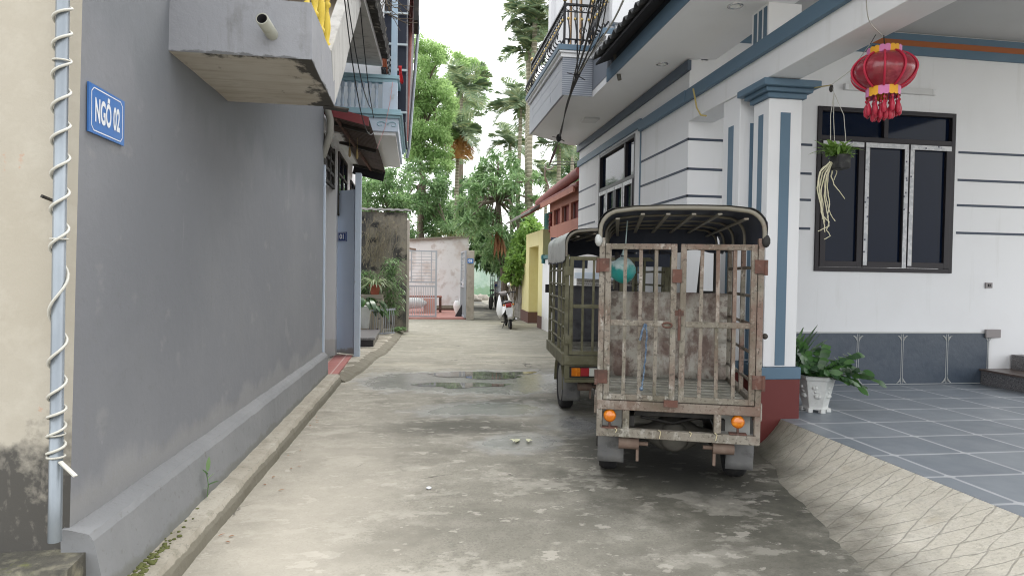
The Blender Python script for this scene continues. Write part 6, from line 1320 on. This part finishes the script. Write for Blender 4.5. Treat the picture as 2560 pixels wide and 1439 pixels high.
# ---- palms
def palm(name,label,Y,tx,ty0,crown,flen,nf=13,r=.1,dead=None,group='slender areca palms',lean=0,trunkm=None):
    cx,cy=crown; c=at(cx,cy,Y); b_=at(tx,ty0,Y); base=V((b_.x,Y,0)); t=T(name,label,'palm tree',base,group)
    mb=MB(); n=12; mb.tube([base.lerp(c,i/n)+V((.05*math.sin(i*.7),0,0)) for i in range(n+1)],[r*(1.15-.35*i/n) for i in range(n+1)],10); tr_=mb.build('trunk',trunkm or M['palmtrunk'],t)
    cs=MB(); cs.tube([c-V((0,0,flen*.28)),c-V((0,0,flen*.12)),c+V((0,0,flen*.05))],[r*.85,r*.95,r*.4],8); cs.build('crownshaft',mat('green_crownshaft',(.13,.19,.07),[],.5) if 'green_crownshaft' not in bpy.data.materials else bpy.data.materials['green_crownshaft'],t)
    fr=MB()
    def frond(az,el,L,curl,mb):
        d=V((math.cos(az)*math.cos(el),math.sin(az)*math.cos(el),math.sin(el))); q=V(c); pts=[]; N=16
        for i in range(N+1):
            pts.append(V(q)); q=q+d*(L/N); d=(d+V((0,0,-curl/N))).normalized()
        mb.tube(pts,[.022*(1-.8*i/N)*L/1.6 for i in range(N+1)],4,cap=False)
        for i in range(3,N*3+1):
            t=i/(3*N); k=min(int(t*N),N-1); p=pts[k].lerp(pts[k+1],t*N-k); dd=(pts[k+1]-pts[k]).normalized(); s_=dd.cross(V((0,0,1)))
            s_=s_.normalized() if s_.length>1e-3 else V((1,0,0)); u=s_.cross(dd)
            ll=L*.5*(math.sin(math.pi*min(t*.85+.14,1))**.7)
            for sg_ in (-1,1):
                e=(s_*sg_*.95+dd*.6+u*.38+V((R_.gauss(0,.1),R_.gauss(0,.1),R_.gauss(0,.1)))).normalized(); w=u.cross(e).normalized()*.0135*L
                m1=p+e*ll*.5; e2=(e+V((0,0,-.55))).normalized(); tip=m1+e2*ll*.5
                mb.add([p-w*.5,p+w*.5,m1+w,tip,m1-w],[(0,1,2,3,4)],0)
    for i in range(nf):
        az=i*2.4+R_.uniform(-.2,.2); el=[1.25,1.0,.75,.5,.25,.0][i%6]+R_.uniform(-.12,.12); frond(az,el,flen*R_.uniform(.85,1.1),1.5+.6*(el<.4),fr)
    fr.build('crown',M['lf_palm'],t,fixn=False)
    if dead:
        dm=MB()
        for az in dead: frond(az,-.75,flen*.95,.9,dm)
        tag(dm.build('dead_frond',M['lf_dead'],t,fixn=False),'dry orange dead frond hanging down')
    return t
palm('areca_palm','areca palm with a high plain green crown before the rounded tree',38,1134,600,(1153,225),2.0,15,.11)
palm('areca_palm','areca palm with an orange dead frond hanging from its crown',33,1149,590,(1141,335),1.75,15,.12,dead=(-1.9,-1.2,-1.5,-.7))
palm('areca_palm','tallest areca palm with its crown at the top of the picture',24,1322,540,(1335,30),1.35,15,.12)
palm('areca_palm','tall areca palm just left of the tallest trunk, crown second highest',24.6,1331,540,(1318,130),1.25,13,.12)
palm('areca_palm','areca palm trunk clustered between the tallest palms with a hidden crown',24.3,1315,540,(1332,70),1.2,11,.11)
palm('areca_palm','areca palm with shaggy drooping crown left of the balcony corner',28,1301,540,(1298,272),1.5,17,.1)
palm('areca_palm','shorter slim areca palm with its crown below the shaggy one',34,1288,560,(1274,362),1.5,13,.08)
palm('areca_palm','small dark areca palm seen below the soffit nearest the balcony',34,1371,560,(1363,440),1.4,12,.1)
palm('areca_palm','areca palm trunk below the soffit with its crown hidden by the balcony',30,1401,560,(1395,365),1.4,12,.12)
palm('areca_palm','right hand areca palm trunk against the white house corner',36,1432,560,(1430,330),1.5,12,.12)
lp=T('young_palm','young palm with yellowish arching fronds above the pink shed roof','palm tree',at(1190,700,30)*V((1,1,0)) if 0 else (at(1165,600,30).x,30,0))
fm=MB()
for k in range(16):
    az=k*2.4; p=at(1150+R_.uniform(-25,30),595,30+R_.uniform(-.5,.5)); d=V((math.cos(az),math.sin(az)*.5,R_.uniform(.3,1.0)))
    pts=[]; q=V(p)
    for i in range(9): pts.append(V(q)); q=q+d.normalized()*.17; d=d+V((0,0,-.16))
    fm.tube(pts,.012,4)
    for i in range(1,9):
        for s_ in (-1,1): blade(fm,pts[i],(s_*math.sin(az)+.3*d.x,-s_*math.cos(az)*.6,-.2),.32,.035,droop=.8,n=2)
fm.build('crown',leafmat('yellowing_palm_leaves',[(.12,.17,.05),(.25,.25,.07),(.08,.14,.04)],.5,.3),lp,fixn=False)
mb=MB(); a=at(1165,600,30); mb.tube([(a.x,30,0),(a.x,30,a.z)],.09,8); mb.build('trunk',M['palmtrunk'],lp)
# ------------------------------------------------------------------ overhead cables
cb=T('cable_bundle','bundle of black overhead cables sagging past the balcony towards the palms','cable',at(1440,190,8))
def wire(mb,pts,r,jj=0):
    P=[at(*p) for p in pts]; o=[]
    for i in range(len(P)-1):
        a,b_=P[i],P[i+1]; p0=P[max(i-1,0)]; p3=P[min(i+2,len(P)-1)]
        for t in range(6):
            t/=6; o.append(.5*((2*a)+(b_-p0)*t+(2*p0-5*a+4*b_-p3)*t*t+(3*a-p0-3*b_+p3)*t**3))
    mb.tube(o+[P[-1]],r,6)
for i,(x0,xm,o_) in enumerate(((1478,1436,0),(1487,1440,2),(1494,1441,-2),(1503,1444,3),(1510,1446,-3),(1518,1449,1))):
    mb=MB(); wire(mb,[(x0+22,-80,4.6),(x0,0,5.2),(x0-22+o_,95,6.3),(xm,188,7.6),(1418+o_*.6,262,9),(1400-o_*.6,338,11),(1384+o_,385,13.5),(1371,418,16)],.006 if i%2 else .0078); mb.build('cable',M['blackwire'],cb)
mb=MB(); wire(mb,[(1559,0,5.2),(1530,58,5.8),(1480,132,6.8),(1446,184,7.5)],.009); mb.build('cable',M['oldwire'],cb)
mb=MB(); wire(mb,[(1442,-20,6.8),(1443,90,7.2),(1443,184,7.55)],.008); mb.build('cable',M['blackwire'],cb)
for (x,y,Y) in ((1442,188,7.58),(1397,345,11.2)):
    mb=MB(); c_=at(x,y,Y); mb.sphere(c_,.035*Y/8,9,6,sz=1.5); mb.tube([c_,c_+V((.1,-.02,-.06))],.007,5); mb.tube([c_,c_+V((-.12,0,.02))],.006,5); mb.build('splice',M['blackwire'],cb)
mb=MB(); wire(mb,[(1365,412,16),(1362,440,17),(1372,470,18),(1368,500,19)],.018); wire(mb,[(1360,418,16),(1372,424,16),(1384,416,16)],.02); mb.build('slack_loop',M['oldwire'],cb)
tw=MB(); 
for y0,y1 in ((405,405),(412,410)): wire(tw,[(1376,y0,20),(1450,y1,19),(1520,y1-3,18)],.012)
tag(tw.build('twin_wire',M['blackwire']),'pair of thin level wires crossing between the palms and the white house','cable')
tw=MB(); wire(tw,[(2165,-30,3.6),(2172,50,4.0),(2205,88,4.42)],.0035); tag(tw.build('lantern_cord',M['wire']),'thin pale cord running up the beam above the red lantern','cord')
bpy.context.view_layer.update()
